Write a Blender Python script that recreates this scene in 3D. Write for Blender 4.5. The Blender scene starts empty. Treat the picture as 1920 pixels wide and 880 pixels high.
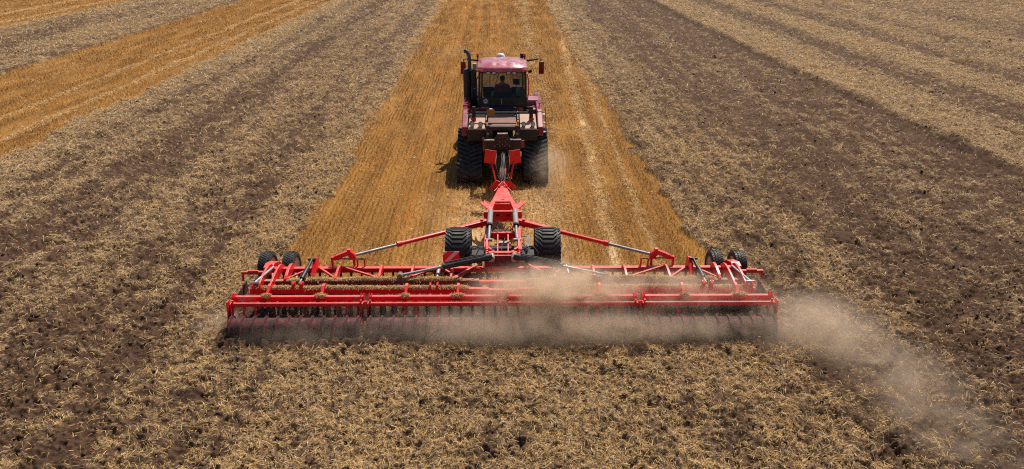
import bpy, math, random
import numpy as np
from mathutils import Vector, Matrix
R = math.radians
random.seed(7)
rng = np.random.default_rng(11)
scn = bpy.context.scene
col = scn.collection

# ------------------------------------------------------------------ materials
def mat(name, color, rough=0.5, metal=0.0, dirt=None, dirt_amt=0.0, dirt_scale=6.0, coat=0.0, spec=0.5, bump=0.0, bscale=40.0, var=0.0, film=None, film_amt=0.5):
    m = bpy.data.materials.new(name); m.use_nodes = True
    nt = m.node_tree; b = nt.nodes['Principled BSDF']
    b.inputs['Roughness'].default_value = rough; b.inputs['Metallic'].default_value = metal
    b.inputs['Coat Weight'].default_value = coat; b.inputs['Specular IOR Level'].default_value = spec
    b.inputs['Base Color'].default_value = (*color, 1)
    tc = nt.nodes.new('ShaderNodeNewGeometry')
    if dirt or var:
        n = nt.nodes.new('ShaderNodeTexNoise'); n.inputs['Scale'].default_value = dirt_scale
        n.inputs['Detail'].default_value = 6; n.inputs['Roughness'].default_value = 0.7
        nt.links.new(tc.outputs['Position'], n.inputs['Vector'])
        r = nt.nodes.new('ShaderNodeMapRange')
        r.inputs['From Min'].default_value = 0.62 - 0.45 * dirt_amt if dirt else 0.3
        r.inputs['From Max'].default_value = 0.82 - 0.35 * dirt_amt if dirt else 0.7
        nt.links.new(n.outputs['Fac'], r.inputs['Value'])
        mx = nt.nodes.new('ShaderNodeMix'); mx.data_type = 'RGBA'
        mx.inputs['A'].default_value = (*color, 1)
        d = dirt if dirt else tuple(c * (1 - var) for c in color)
        mx.inputs['B'].default_value = (*d, 1)
        nt.links.new(r.outputs['Result'], mx.inputs['Factor'])
        nt.links.new(mx.outputs['Result'], b.inputs['Base Color'])
        rr = nt.nodes.new('ShaderNodeMapRange'); rr.inputs['To Min'].default_value = rough; rr.inputs['To Max'].default_value = min(1, rough + 0.35)
        nt.links.new(r.outputs['Result'], rr.inputs['Value']); nt.links.new(rr.outputs['Result'], b.inputs['Roughness'])
    if film:    # settled dust, plus sky reflection painted in, on what faces up
        src = b.inputs['Base Color'].links[0].from_socket if b.inputs['Base Color'].is_linked else None
        sx = nt.nodes.new('ShaderNodeSeparateXYZ'); nt.links.new(tc.outputs['True Normal'], sx.inputs[0])
        fr = nt.nodes.new('ShaderNodeMapRange'); fr.inputs['From Min'].default_value = .8; fr.inputs['From Max'].default_value = .98; nt.links.new(sx.outputs['Z'], fr.inputs['Value'])
        n3 = nt.nodes.new('ShaderNodeTexNoise'); n3.inputs['Scale'].default_value = 9; n3.inputs['Detail'].default_value = 6; nt.links.new(tc.outputs['Position'], n3.inputs['Vector'])
        f3 = nt.nodes.new('ShaderNodeMapRange'); f3.inputs['From Min'].default_value = .3; f3.inputs['From Max'].default_value = .7; f3.inputs['To Min'].default_value = film_amt * .55; f3.inputs['To Max'].default_value = min(1, film_amt * 1.3); nt.links.new(n3.outputs['Fac'], f3.inputs['Value'])
        fm = nt.nodes.new('ShaderNodeMath'); fm.operation = 'MULTIPLY'; nt.links.new(fr.outputs['Result'], fm.inputs[0]); nt.links.new(f3.outputs['Result'], fm.inputs[1])
        mf = nt.nodes.new('ShaderNodeMix'); mf.data_type = 'RGBA'; mf.inputs['A'].default_value = (*color, 1); mf.inputs['B'].default_value = (*film, 1)
        if src: nt.links.new(src, mf.inputs['A'])
        nt.links.new(fm.outputs[0], mf.inputs['Factor']); nt.links.new(mf.outputs['Result'], b.inputs['Base Color'])
    if bump:
        n2 = nt.nodes.new('ShaderNodeTexNoise'); n2.inputs['Scale'].default_value = bscale; n2.inputs['Detail'].default_value = 4
        nt.links.new(tc.outputs['Position'], n2.inputs['Vector'])
        bp = nt.nodes.new('ShaderNodeBump'); bp.inputs['Strength'].default_value = bump; bp.inputs['Distance'].default_value = 0.02
        nt.links.new(n2.outputs['Fac'], bp.inputs['Height']); nt.links.new(bp.outputs['Normal'], b.inputs['Normal'])
    return m

DUST = (0.42, 0.30, 0.21)
M = {
 'red': mat('red_paint', (0.80, 0.009, 0.020), 0.36, dirt=(0.42, 0.12, 0.08), dirt_amt=0.16, dirt_scale=3.5, film=(.62, .34, .28), film_amt=.34, bump=.05, bscale=30),  # film colour mixes settled dust with the pink of reflected sky
 'reddusty': mat('dusty_red_paint', (0.40, 0.014, 0.018), 0.55, dirt=(0.14, 0.055, 0.04), dirt_amt=0.65, dirt_scale=5, film=(.5, .30, .2), film_amt=.6),
 'orange_red': mat('orange_red_plastic', (0.8, 0.06, 0.02), 0.4),
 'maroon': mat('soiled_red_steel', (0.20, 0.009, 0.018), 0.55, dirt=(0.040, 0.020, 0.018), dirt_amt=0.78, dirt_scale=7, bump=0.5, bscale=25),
 'soilsteel': mat('soiled_steel', (0.09, 0.07, 0.06), 0.6, metal=0.2, dirt=(0.05, 0.032, 0.026), dirt_amt=0.7, dirt_scale=9),
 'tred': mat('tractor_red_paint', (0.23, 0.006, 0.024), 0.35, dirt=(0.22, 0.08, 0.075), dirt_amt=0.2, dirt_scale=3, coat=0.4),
 'troof': mat('roof_red_sky_tint', (0.42, 0.075, 0.12), 0.28, dirt=(0.46, 0.24, 0.25), dirt_amt=0.4, dirt_scale=3.0, coat=0.5),  # roof red, its base lightened to carry the sky's reflection
 'deck2': mat('brown_deck_dust', (0.24, 0.10, 0.085), 0.6, dirt=(0.25, 0.155, 0.115), dirt_amt=.7, dirt_scale=4),
 'deck': mat('dusty_deck_paint', (0.44, 0.17, 0.15), 0.6, dirt=(0.52, 0.36, 0.27), dirt_amt=0.8, dirt_scale=4),
 'black': mat('black_plastic', (0.012, 0.012, 0.014), 0.45, dirt=(0.026, 0.022, 0.020), dirt_amt=0.3, dirt_scale=6),
 'blacksteel': mat('black_steel', (0.014, 0.013, 0.014), 0.4, dirt=(0.038, 0.029, 0.024), dirt_amt=0.4, dirt_scale=5),
 'navy': mat('dark_blue_black_paint', (0.014, 0.017, 0.03), 0.5),
 'rubber': mat('rubber', (0.016, 0.017, 0.021), 0.55, dirt=(0.07, 0.056, 0.047), dirt_amt=0.42, dirt_scale=5, bump=0.15, bscale=60),
 'chrome': mat('chrome_rod', (0.33, 0.33, 0.35), 0.42, metal=0.7, var=0.25),
 'steel': mat('grey_steel', (0.35, 0.34, 0.33), 0.4, metal=0.6, dirt=DUST, dirt_amt=0.4),
 'grey': mat('grey_paint', (0.24, 0.24, 0.25), 0.5, dirt=(0.36, 0.30, 0.25), dirt_amt=0.4, dirt_scale=8),
 'exhaust': mat('grey_exhaust_pipe', (0.09, 0.10, 0.12), 0.45, metal=0.3, var=0.3),
 'white': mat('white_plastic', (0.78, 0.78, 0.78), 0.4),
 'lettering': mat('white_lettering', (0.62, 0.45, 0.45), 0.5),
 'tan': mat('dusty_tan_steel', (0.30, 0.22, 0.16), 0.7, dirt=(0.08, 0.06, 0.05), dirt_amt=0.5, dirt_scale=8),
 'rimw': mat('dusty_rim', (0.72, 0.60, 0.55), 0.5, dirt=(0.45, 0.28, 0.22), dirt_amt=0.4),
 'plate': mat('yellow_number_plate', (0.52, 0.22, 0.025), 0.5, var=0.35),
 'amber': mat('amber_lens', (0.9, 0.13, 0.02), 0.25),
 'redlens': mat('red_lens', (0.55, 0.04, 0.02), 0.25),
 'lens': mat('lamp_lens', (0.62, 0.60, 0.56), 0.15),
 'seat': mat('seat_cloth', (0.02, 0.02, 0.024), 0.8, bump=0.1),
 'shirt': mat('red_shirt', (0.45, 0.05, 0.05), 0.85, var=0.35),
 'trousers': mat('blue_trousers', (0.03, 0.04, 0.07), 0.85, var=0.3),
 'skin': mat('skin', (0.45, 0.26, 0.18), 0.5),
 'hair': mat('dark_hair', (0.02, 0.014, 0.01), 0.6, bump=0.4, bscale=120),
 'yellow': mat('yellow_cloth', (0.55, 0.42, 0.05), 0.7),
 'mint': mat('pale_green_plastic', (0.35, 0.5, 0.42), 0.5),
 'mirror': mat('mirror_glass', (0.10, 0.05, 0.045), 0.1, metal=0.9),
}

def glass(name, tint, refl=0.06):
    m = bpy.data.materials.new(name); m.use_nodes = True; nt = m.node_tree
    for n in list(nt.nodes):
        if n.type == 'BSDF_PRINCIPLED': nt.nodes.remove(n)
    out = [n for n in nt.nodes if n.type == 'OUTPUT_MATERIAL'][0]
    t = nt.nodes.new('ShaderNodeBsdfTransparent'); t.inputs['Color'].default_value = (*tint, 1)
    g = nt.nodes.new('ShaderNodeBsdfGlossy'); g.inputs['Roughness'].default_value = 0.03
    f = nt.nodes.new('ShaderNodeFresnel'); f.inputs['IOR'].default_value = 1.45
    mx = nt.nodes.new('ShaderNodeMixShader')
    nt.links.new(f.outputs['Fac'], mx.inputs['Fac']); nt.links.new(t.outputs[0], mx.inputs[1]); nt.links.new(g.outputs[0], mx.inputs[2])
    nt.links.new(mx.outputs[0], out.inputs['Surface'])
    return m
M['glass'] = glass('tinted_glass', (0.52, 0.55, 0.51))

def stripes():
    m = mat('red_white_stripes', (0.7, 0.02, 0.02), 0.4)
    nt = m.node_tree; b = nt.nodes['Principled BSDF']
    g = nt.nodes.new('ShaderNodeNewGeometry'); s = nt.nodes.new('ShaderNodeSeparateXYZ')
    nt.links.new(g.outputs['Position'], s.inputs[0])
    a = nt.nodes.new('ShaderNodeMath'); a.operation = 'SUBTRACT'; nt.links.new(s.outputs['X'], a.inputs[0]); nt.links.new(s.outputs['Z'], a.inputs[1])
    k = nt.nodes.new('ShaderNodeMath'); k.operation = 'MULTIPLY_ADD'; k.inputs[1].default_value = 3.4; k.inputs[2].default_value = 20.05
    nt.links.new(a.outputs[0], k.inputs[0])
    fr = nt.nodes.new('ShaderNodeMath'); fr.operation = 'FRACT'; nt.links.new(k.outputs[0], fr.inputs[0])
    gt = nt.nodes.new('ShaderNodeMath'); gt.operation = 'GREATER_THAN'; gt.inputs[1].default_value = 0.6; nt.links.new(fr.outputs[0], gt.inputs[0])
    mx = nt.nodes.new('ShaderNodeMix'); mx.data_type = 'RGBA'; mx.inputs['A'].default_value = (0.72, 0.015, 0.02, 1); mx.inputs['B'].default_value = (0.72, 0.62, 0.64, 1)
    nt.links.new(gt.outputs[0], mx.inputs['Factor']); nt.links.new(mx.outputs['Result'], b.inputs['Base Color'])
    return m
M['stripes'] = stripes()

# ------------------------------------------------------------------ mesh builder
def lettering(txt, size, m, parent, world, center=False, offset=0.0):
    cu = bpy.data.curves.new('lettering', 'FONT'); cu.body = txt; cu.size = size; cu.extrude = .001; cu.offset = offset
    if center: cu.align_x = 'CENTER'; cu.align_y = 'CENTER'
    tmp = bpy.data.objects.new('tmp', cu); col.objects.link(tmp); bpy.context.view_layer.update()
    me = bpy.data.meshes.new_from_object(tmp.evaluated_get(bpy.context.evaluated_depsgraph_get())); bpy.data.objects.remove(tmp); bpy.data.curves.remove(cu)
    me.materials.clear(); me.materials.append(m); me.name = 'lettering'
    o = bpy.data.objects.new('lettering', me); col.objects.link(o); o.parent = parent; o.location = Vector(world) - WL[parent.name]; o.rotation_euler = (R(90), 0, 0)
    WL[o.name] = Vector(world); return o
class Hoses:
    def __init__(s): s.l = []
    def curve(s, *a): s.l.append(a); return s
    def build(s, name, m, parent):
        for a in s.l: MB().curve(*a).build(name, m, parent)
class MB:
    def __init__(s): s.v = []; s.f = []; s.sm = []
    def add(s, vs, fs, smooth=False):
        o = len(s.v); s.v += [tuple(p) for p in vs]
        for f in fs: s.f.append([i + o for i in f]); s.sm.append(smooth)
        return s
    def box(s, c, d, rot=None):
        c = Vector(c); h = [x / 2 for x in d]; vs = []
        for x in (-1, 1):
            for y in (-1, 1):
                for z in (-1, 1):
                    p = Vector((x * h[0], y * h[1], z * h[2]))
                    if rot is not None: p = rot @ p
                    vs.append(c + p)
        return s.add(vs, [(0, 1, 3, 2), (4, 6, 7, 5), (0, 4, 5, 1), (2, 3, 7, 6), (0, 2, 6, 4), (1, 5, 7, 3)])
    def bar(s, a, b, w, h, w2=None, h2=None):
        a, b = Vector(a), Vector(b); d = (b - a).normalized(); up = Vector((0, 0, 1))
        if abs(d.z) > 0.95: up = Vector((0, 1, 0))
        x = d.cross(up).normalized(); z = x.cross(d).normalized(); vs = []
        for p, ww, hh in ((a, w, h), (b, w2 or w, h2 or h)):
            for sx, sz in ((-1, -1), (1, -1), (1, 1), (-1, 1)): vs.append(p + x * sx * ww / 2 + z * sz * hh / 2)
        return s.add(vs, [(0, 3, 2, 1), (4, 5, 6, 7), (0, 1, 5, 4), (1, 2, 6, 5), (2, 3, 7, 6), (3, 0, 4, 7)])
    def tube(s, a, b, r, r2=None, n=14):
        a, b = Vector(a), Vector(b); d = (b - a).normalized(); up = Vector((0, 0, 1)) if abs(d.z) < 0.9 else Vector((1, 0, 0))
        x = d.cross(up).normalized(); z = x.cross(d); r2 = r if r2 is None else r2
        ra = [a + (x * math.cos(t) + z * math.sin(t)) * r for t in [2 * math.pi * i / n for i in range(n)]]
        rb = [b + (x * math.cos(t) + z * math.sin(t)) * r2 for t in [2 * math.pi * i / n for i in range(n)]]
        s.add(ra + rb, [(i, n + i, n + (i + 1) % n, (i + 1) % n) for i in range(n)], True)
        s.add(ra, [tuple(range(n))]); s.add(rb, [tuple(reversed(range(n)))])
        return s
    def path(s, pts, r, n=8):
        pts = [Vector(p) for p in pts]; k = len(pts); vs = []; px = None
        for i, p in enumerate(pts):
            d = (pts[min(i + 1, k - 1)] - pts[max(i - 1, 0)]).normalized()
            up = px.cross(d) if px is not None else (Vector((0, 0, 1)) if abs(d.z) < 0.9 else Vector((1, 0, 0)))
            x = d.cross(up).normalized() if px is None else (px - d * px.dot(d)).normalized(); px = x
            z = x.cross(d); rr = r[i] if isinstance(r, (list, tuple)) else r
            vs += [p + (x * math.cos(t) + z * math.sin(t)) * rr for t in [2 * math.pi * j / n for j in range(n)]]
        fs = [(i * n + j, (i + 1) * n + j, (i + 1) * n + (j + 1) % n, i * n + (j + 1) % n) for i in range(k - 1) for j in range(n)]
        s.add(vs, fs, True); s.add(vs[:n], [tuple(range(n))]); s.add(vs[-n:], [tuple(reversed(range(n)))])
        return s
    def curve(s, ctrl, r, n=8, steps=8):
        c = [Vector(p) for p in ctrl]; c = [c[0] * 2 - c[1]] + c + [c[-1] * 2 - c[-2]]; pts = []
        for i in range(1, len(c) - 2):
            for k in range(steps):
                t = k / steps; p0, p1, p2, p3 = c[i - 1:i + 3]
                pts.append(0.5 * ((2 * p1) + (p2 - p0) * t + (2 * p0 - 5 * p1 + 4 * p2 - p3) * t * t + (3 * p1 - p0 - 3 * p2 + p3) * t ** 3))
        pts.append(c[-2]); return s.path(pts, r, n)
    def prism(s, poly, axis, a0, a1):
        n = len(poly)
        def P(u, v, a): return {'x': (a, u, v), 'y': (u, a, v), 'z': (u, v, a)}[axis]
        vs = [P(u, v, a0) for u, v in poly] + [P(u, v, a1) for u, v in poly]
        return s.add(vs, [tuple(range(n)), tuple(reversed(range(n, 2 * n)))] + [(i, i + n, (i + 1) % n + n, (i + 1) % n) for i in range(n)])
    def lathe(s, c, prof, axis='x', n=32, sharp=True):
        # prof: list of (axial, radius); separate bands keep their edges crisp
        c = Vector(c)
        def P(a, r, t):
            k, l = r * math.cos(t), r * math.sin(t)
            return c + Vector({'x': (a, k, l), 'y': (k, a, l), 'z': (k, l, a)}[axis])
        ts = [2 * math.pi * i / n for i in range(n)]
        if sharp:
            for (a0, r0), (a1, r1) in zip(prof, prof[1:]):
                s.add([P(a0, r0, t) for t in ts] + [P(a1, r1, t) for t in ts], [(i, (i + 1) % n, n + (i + 1) % n, n + i) for i in range(n)], True)
        else:
            vs = [P(a, r, t) for a, r in prof for t in ts]
            s.add(vs, [(k * n + i, k * n + (i + 1) % n, (k + 1) * n + (i + 1) % n, (k + 1) * n + i) for k in range(len(prof) - 1) for i in range(n)], True)
        return s
    def ball(s, c, r, n=14, k=9):
        if not isinstance(r, (tuple, list)): r = (r, r, r)
        c = Vector(c); vs = []
        for j in range(k + 1):
            p = math.pi * j / k
            for i in range(n):
                t = 2 * math.pi * i / n
                vs.append(c + Vector((r[0] * math.sin(p) * math.cos(t), r[1] * math.sin(p) * math.sin(t), r[2] * math.cos(p))))
        return s.add(vs, [(j * n + i, (j + 1) * n + i, (j + 1) * n + (i + 1) % n, j * n + (i + 1) % n) for j in range(k) for i in range(n)], True)
    def build(s, name, m, parent=None, loc=None, bevel=0.0):
        base = Vector(loc) if loc is not None else (WL[parent.name] if parent else Vector((0, 0, 0)))
        me = bpy.data.meshes.new(name)
        me.from_pydata([Vector(p) - base for p in s.v], [], s.f)
        me.polygons.foreach_set('use_smooth', s.sm); me.validate(); me.update()
        me.materials.append(m)
        o = bpy.data.objects.new(name, me); col.objects.link(o)
        if parent: o.parent = parent; o.location = base - WL[parent.name]
        else: o.location = base
        WL[o.name] = base
        if bevel:
            b = o.modifiers.new('bevel', 'BEVEL'); b.width = bevel; b.segments = 2; b.limit_method = 'ANGLE'; b.angle_limit = R(50)
        return o
WL = {}
def tag(o, label=None, cat=None, group=None, kind=None):
    for k, v in (('label', label), ('category', cat), ('group', group), ('kind', kind)):
        if v: o[k] = v
    return o
def empty(name, loc, label, cat, group=None):
    o = bpy.data.objects.new(name, None); o.empty_display_size = 0.3; col.objects.link(o); o.location = loc; WL[o.name] = Vector(loc)
    return tag(o, label, cat, group)
def dup(o, parent, delta, rotz=0.0):
    c = o.copy(); col.objects.link(c); c.parent = parent; c.location = o.location + Vector(delta)
    if rotz: c.rotation_euler = (0, 0, rotz)
    WL[c.name] = WL[o.name] + Vector(delta)
    for ch in list(o.children):
        g = ch.copy(); col.objects.link(g); g.parent = c; WL[g.name] = WL[ch.name] + Vector(delta)
    return c

# ------------------------------------------------------------------ noise (numpy) and the field's own functions
def hsh(ix, iy, seed):
    h = (ix * 374761393 + iy * 668265263 + seed * 1442695041) & 0xffffffff
    h = ((h ^ (h >> 13)) * 1274126177) & 0xffffffff
    h = ((h ^ (h >> 15)) * 2246822519) & 0xffffffff
    return ((h ^ (h >> 16)) & 0xffff) / 65535.0
def vn(x, y, s, seed):
    x = x / s + 913.7; y = y / s + 577.3
    ix = np.floor(x).astype(np.int64); iy = np.floor(y).astype(np.int64); fx = x - ix; fy = y - iy
    fx = fx * fx * (3 - 2 * fx); fy = fy * fy * (3 - 2 * fy)
    return (hsh(ix, iy, seed) * (1 - fx) + hsh(ix + 1, iy, seed) * fx) * (1 - fy) + (hsh(ix, iy + 1, seed) * (1 - fx) + hsh(ix + 1, iy + 1, seed) * fx) * fy
def fbm(x, y, s, seed, o=3):
    a = 0; w = 1; t = 0
    for i in range(o): a = a + w * vn(x + i * 3.1 * s, y, s / 2 ** i, seed + i); t += w; w *= 0.5
    return a / t
def sst(a, b, x): t = np.clip((x - a) / (b - a), 0, 1); return t * t * (3 - 2 * t)
def strip_l(y): return np.interp(y, [10, 16.7, 28.4, 82, 300], [-5.62, -5.66, -5.78, -6.5, -9.5])
def strip_r(y): return np.interp(y, [10, 16.6, 29.6, 82, 300], [5.5, 5.46, 5.38, 4.7, 1.7])
def stubble(x, y):
    w = (fbm(x, y, 0.7, 5, 3) - 0.5) * 0.75 + (vn(x, y, 4.0, 8) - 0.5) * 0.6 + (vn(x, y, .25, 12) - .5) * .3
    a = sst(-0.05, 0.05, x - strip_l(y) + w) * sst(-0.05, 0.05, strip_r(y) - x + w) * sst(14.15, 14.5, y + w)
    b = sst(-0.06, 0.06, x + 29.3 + w) * sst(-0.06, 0.06, -19.0 - x + w)
    c = sst(-0.06, 0.06, -41.7 - x + w)
    return np.maximum(np.maximum(a, b), c)
BX = [-90, -41.6, -39, -36.5, -34, -31, -29.6, -19, -18, -17, -16.4, -15.4, -14.6, -13.7, -13.0, -12.2, -11, -9.4, -8.6, -7.8, -6.6, -5.6, 5.3, 6.3, 8.3, 9.2, 10.6, 11.8, 12.6, 13.4, 15.5, 16.1, 16.5, 17.0, 17.4, 19.8, 21.2, 22.2, 23.6, 24.8, 27.0, 28.2, 29.6, 31.5, 34, 37, 41, 45, 55, 80]
BV = [.55, .62, .55, .40, .58, .62, .5, .90, .85, .66, .44, .54, .60, .36, .22, .46, .62, .60, .42, .50, .68, .7, .62, .64, .46, .26, .23, .35, .37, .25, .23, .20, .02, .04, .76, .84, .62, .24, .28, .76, .78, .34, .32, .70, .42, .72, .42, .6, .5, .5]
def litter(x, y):
    """share of tilled ground that lies under loose straw"""
    k = np.interp(y, [9, 22, 42, 82, 200], [-2.5, -1.7, -0.5, 0.35, 1.5])
    xx = x + k * sst(6.5, 13, x) + (vn(x, y, 6.0, 77) - 0.5) * np.where(x > 6, .5, .9)
    b = np.interp(xx, BX, BV)
    near = sst(15.5, 12.0, y)
    nb = np.interp(x + (vn(x, y, 2.5, 31) - 0.5) * 1.5, [-16, -9, -7.5, -6.3, -4, 0, 4, 6.0, 7.2, 9, 14], [.44, .42, .40, .48, .74, .74, .76, .66, .48, .36, .32])
    b = b * (1 - near) + nb * near
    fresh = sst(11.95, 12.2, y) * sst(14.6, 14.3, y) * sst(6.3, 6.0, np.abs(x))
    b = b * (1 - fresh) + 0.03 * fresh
    return b
def cluster(x, y):
    return 0.09 * vn(x, y, 1.3, 41) + 0.17 * vn(x, y, 0.46, 43) + 0.29 * vn(x, y, 0.20, 51) + 0.25 * vn(x, y, 0.10, 52) + 0.20 * vn(x, y * .045, 0.33, 53)
def cover(x, y):
    c = cluster(x, y); b = litter(x, y)
    return 0.06 * sst(.08, .2, b) + 0.94 * sst(.26, .92, b + (c - .5) * np.interp(y, [9, 13, 20, 30, 80], [1.7, 1.9, 2.2, 2.0, 1.5]))
def pale(x, y):
    m = 0
    for xf, w, a in ((3.05 + .042 * (y - 18), .15, .75), (4.15 + .03 * (y - 18), .08, .3), (-20.6 + 0 * y, .16, .6), (-22.9 + 0 * y, .14, .55), (-44.3 + 0 * y, .3, .8), (-48.3 + 0 * y, .3, .8)):
        m = np.maximum(m, a * np.exp(-((x - xf + (vn(x * 0, y, 1.5, 98) - .5) * .22) / w) ** 2) * np.where(x < -10, .75, sst(-.1, .3, vn(x, y, 1.3, 17))) * np.where(np.abs(x) < 7, sst(62, 40, y), 1))
    m = np.maximum(m, .75 * np.exp(-((x + .8) / 1.0) ** 2) * sst(14, 15, y) * sst(22.5, 20, y) * vn(x, y, .5, 18))
    m = np.maximum(m, .6 * np.exp(-((x - 1.2) / .6) ** 2) * sst(14, 15, y) * sst(23, 21, y))
    return m
def height(x, y):
    s = stubble(x, y)
    amp = np.interp(y, [5, 40, 90], [1, 1, 1.0])
    b1 = 1 - np.abs(2 * vn(x, y, 0.34, 3) - 1); b2 = 1 - np.abs(2 * vn(x + 5, y, 0.15, 4) - 1)
    b3 = vn(x, y, 0.065, 6)
    t = 0.10 * (fbm(x, y, 1.3, 1, 2) - 0.5) + 0.12 * b1 * vn(x, y, 0.8, 9) + 0.115 * b2 * (.3 + vn(x, y, 0.5, 10)) + 0.07 * b3 + 0.025 * (vn(x, y * .05, .16, 33) - .5) + 0.05 * np.clip(cluster(x, y) - .45, 0, .3)
    k = np.interp(y, [9, 22, 42, 82, 200], [-2.5, -1.7, -0.5, 0.35, 1.5])
    fq = x + k + (vn(x, y, 3, 13) - .5) * .3 - 16.7
    t = t - 0.17 * np.exp(-(fq / 0.30) ** 2) + .07 * np.exp(-((fq - .6) / .3) ** 2)
    t = t - 0.05 * np.exp(-((x + 13.0 + (vn(x, y, 3, 14) - .5) * .5) / 0.4) ** 2)
    u = x + 0.0135 * (y - 16)
    g = 0.045 + 0.005 * np.cos(u / 0.15 * 2 * np.pi) + 0.03 * (fbm(x, y, 0.5, 21, 2) - 0.5)
    far = sst(120, 90, y)
    return (t * (1 - s) * amp + g * s) * far

# ------------------------------------------------------------------ ground sheet
def grid_ground():
    th = R(24.7); ys = []
    rows = 760
    y0, y1 = 7.2, 100.0
    # even steps of viewing angle keep the clods equally fine near and far
    a0, a1 = math.atan2(8.27, y0), math.atan2(8.27, y1)
    ys = [8.27 / math.tan(a0 + (a1 - a0) * i / (rows - 1)) for i in range(rows)]
    ys = [-400, -60, -10, 2, 5] + ys + [115, 150, 220, 400, 900, 2500]
    us = np.concatenate([[-40, -8, -2.5, -1.4], np.linspace(-1, 1, 1420), [1.4, 2.5, 8, 40]])
    ys = np.array(ys, dtype=float); hw = 0.92 * np.clip(ys, 5, None) + 3.5
    X = hw[:, None] * us[None, :]; Y = np.repeat(ys[:, None], len(us), 1)
    inside = (np.abs(us)[None, :] <= 1.0) & ((ys > 6.5) & (ys < 101))[:, None]
    Z = np.where(inside, height(X, Y), 0.0)
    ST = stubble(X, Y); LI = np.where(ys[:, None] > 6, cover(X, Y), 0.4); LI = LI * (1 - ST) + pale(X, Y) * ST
    nr, nc = X.shape
    co = np.stack([X, Y, Z], -1).reshape(-1, 3).astype(np.float32)
    i = np.arange((nr - 1) * (nc - 1)); r = i // (nc - 1); c = i % (nc - 1); b = r * nc + c
    quads = np.stack([b, b + 1, b + nc + 1, b + nc], 1)
    me = quick_mesh('field', co, quads, smooth=True)
    for nm, arr in (('stubble', ST), ('litter', LI)):
        at = me.attributes.new(nm, 'FLOAT', 'POINT'); at.data.foreach_set('value', arr.reshape(-1).astype(np.float32))
    return me
def quick_mesh(name, co, quads, smooth=False, colr=None):
    me = bpy.data.meshes.new(name)
    me.vertices.add(len(co)); me.vertices.foreach_set('co', np.ascontiguousarray(co, dtype=np.float32).reshape(-1))
    n, k = quads.shape
    me.loops.add(n * k); me.loops.foreach_set('vertex_index', quads.reshape(-1).astype(np.int32))
    me.polygons.add(n); me.polygons.foreach_set('loop_start', (np.arange(n) * k).astype(np.int32))
    try: me.polygons.foreach_set('loop_total', np.full(n, k, np.int32))
    except Exception: pass
    me.polygons.foreach_set('use_smooth', np.full(n, smooth))
    me.update(calc_edges=True)
    if colr is not None:
        at = me.attributes.new('tint', 'FLOAT_COLOR', 'POINT')
        rgba = np.concatenate([colr, np.ones((len(colr), 1))], 1).astype(np.float32)
        at.data.foreach_set('color', rgba.reshape(-1))
    return me

def field_material():
    m = bpy.data.materials.new('field_soil'); m.use_nodes = True; nt = m.node_tree; b = nt.nodes['Principled BSDF']
    N = nt.nodes.new; L = nt.links.new
    g = N('ShaderNodeNewGeometry')
    def noise(scale, detail=5, rough=0.65, vec=None):
        n = N('ShaderNodeTexNoise'); n.inputs['Scale'].default_value = scale; n.inputs['Detail'].default_value = detail; n.inputs['Roughness'].default_value = rough
        L(vec or g.outputs['Position'], n.inputs['Vector']); return n.outputs['Fac']
    def rng_(v, a, b_, c=0.0, d=1.0):
        r = N('ShaderNodeMapRange'); r.inputs['From Min'].default_value = a; r.inputs['From Max'].default_value = b_
        r.inputs['To Min'].default_value = c; r.inputs['To Max'].default_value = d; L(v, r.inputs['Value']); return r.outputs['Result']
    def mix(f, a, b_):
        x = N('ShaderNodeMix'); x.data_type = 'RGBA'
        if isinstance(f, float): x.inputs['Factor'].default_value = f
        else: L(f, x.inputs['Factor'])
        for k, c in (('A', a), ('B', b_)):
            if isinstance(c, tuple): x.inputs[k].default_value = (*c, 1)
            else: L(c, x.inputs[k])
        return x.outputs['Result']
    def mul(a, b_):
        x = N('ShaderNodeMath'); x.operation = 'MULTIPLY'; L(a, x.inputs[0])
        if isinstance(b_, float): x.inputs[1].default_value = b_
        else: L(b_, x.inputs[1])
        return x.outputs[0]
    st = N('ShaderNodeAttribute'); st.attribute_name = 'stubble'
    li = N('ShaderNodeAttribute'); li.attribute_name = 'litter'
    soil = mix(rng_(noise(2.5), 0.35, 0.68), (0.040, 0.0185, 0.0108), (0.080, 0.0415, 0.0255))
    soil = mix(rng_(noise(22, 3), 0.42, 0.72), soil, (0.118, 0.066, 0.041))
    chaff = mix(rng_(noise(35, 3), 0.35, 0.7), (0.28, 0.175, 0.085), (0.62, 0.45, 0.27))
    tilled = mix(mul(mul(li.outputs['Fac'], rng_(noise(14, 4), 0.40, 0.62)), .85), soil, chaff)
    mp = N('ShaderNodeMapping'); mp.inputs['Scale'].default_value = (1, 0.12, 1); L(g.outputs['Position'], mp.inputs['Vector'])
    stub = mix(rng_(noise(1.6, 4, 0.6, mp.outputs[0]), 0.36, 0.64), (0.165, 0.064, 0.011), (0.32, 0.145, 0.03))
    stub = mix(rng_(noise(28, 4), 0.5, 0.72), stub, (0.50, 0.32, 0.12))
    stub = mix(rng_(noise(18, 4), 0.54, 0.75), stub, (0.10, 0.048, 0.014))
    stub = mix(mul(li.outputs['Fac'], rng_(noise(16, 4), .32, .52)), stub, (0.72, 0.52, 0.28))
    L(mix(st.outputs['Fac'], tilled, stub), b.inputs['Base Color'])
    b.inputs['Roughness'].default_value = 0.95; b.inputs['Specular IOR Level'].default_value = 0.15
    bp = N('ShaderNodeBump'); bp.inputs['Strength'].default_value = 0.9; bp.inputs['Distance'].default_value = 0.03
    L(noise(30, 5, 0.75), bp.inputs['Height']); L(bp.outputs['Normal'], b.inputs['Normal'])
    return m
gme = grid_ground(); gme.materials.append(field_material())
gob = bpy.data.objects.new('field', gme); col.objects.link(gob)
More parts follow.
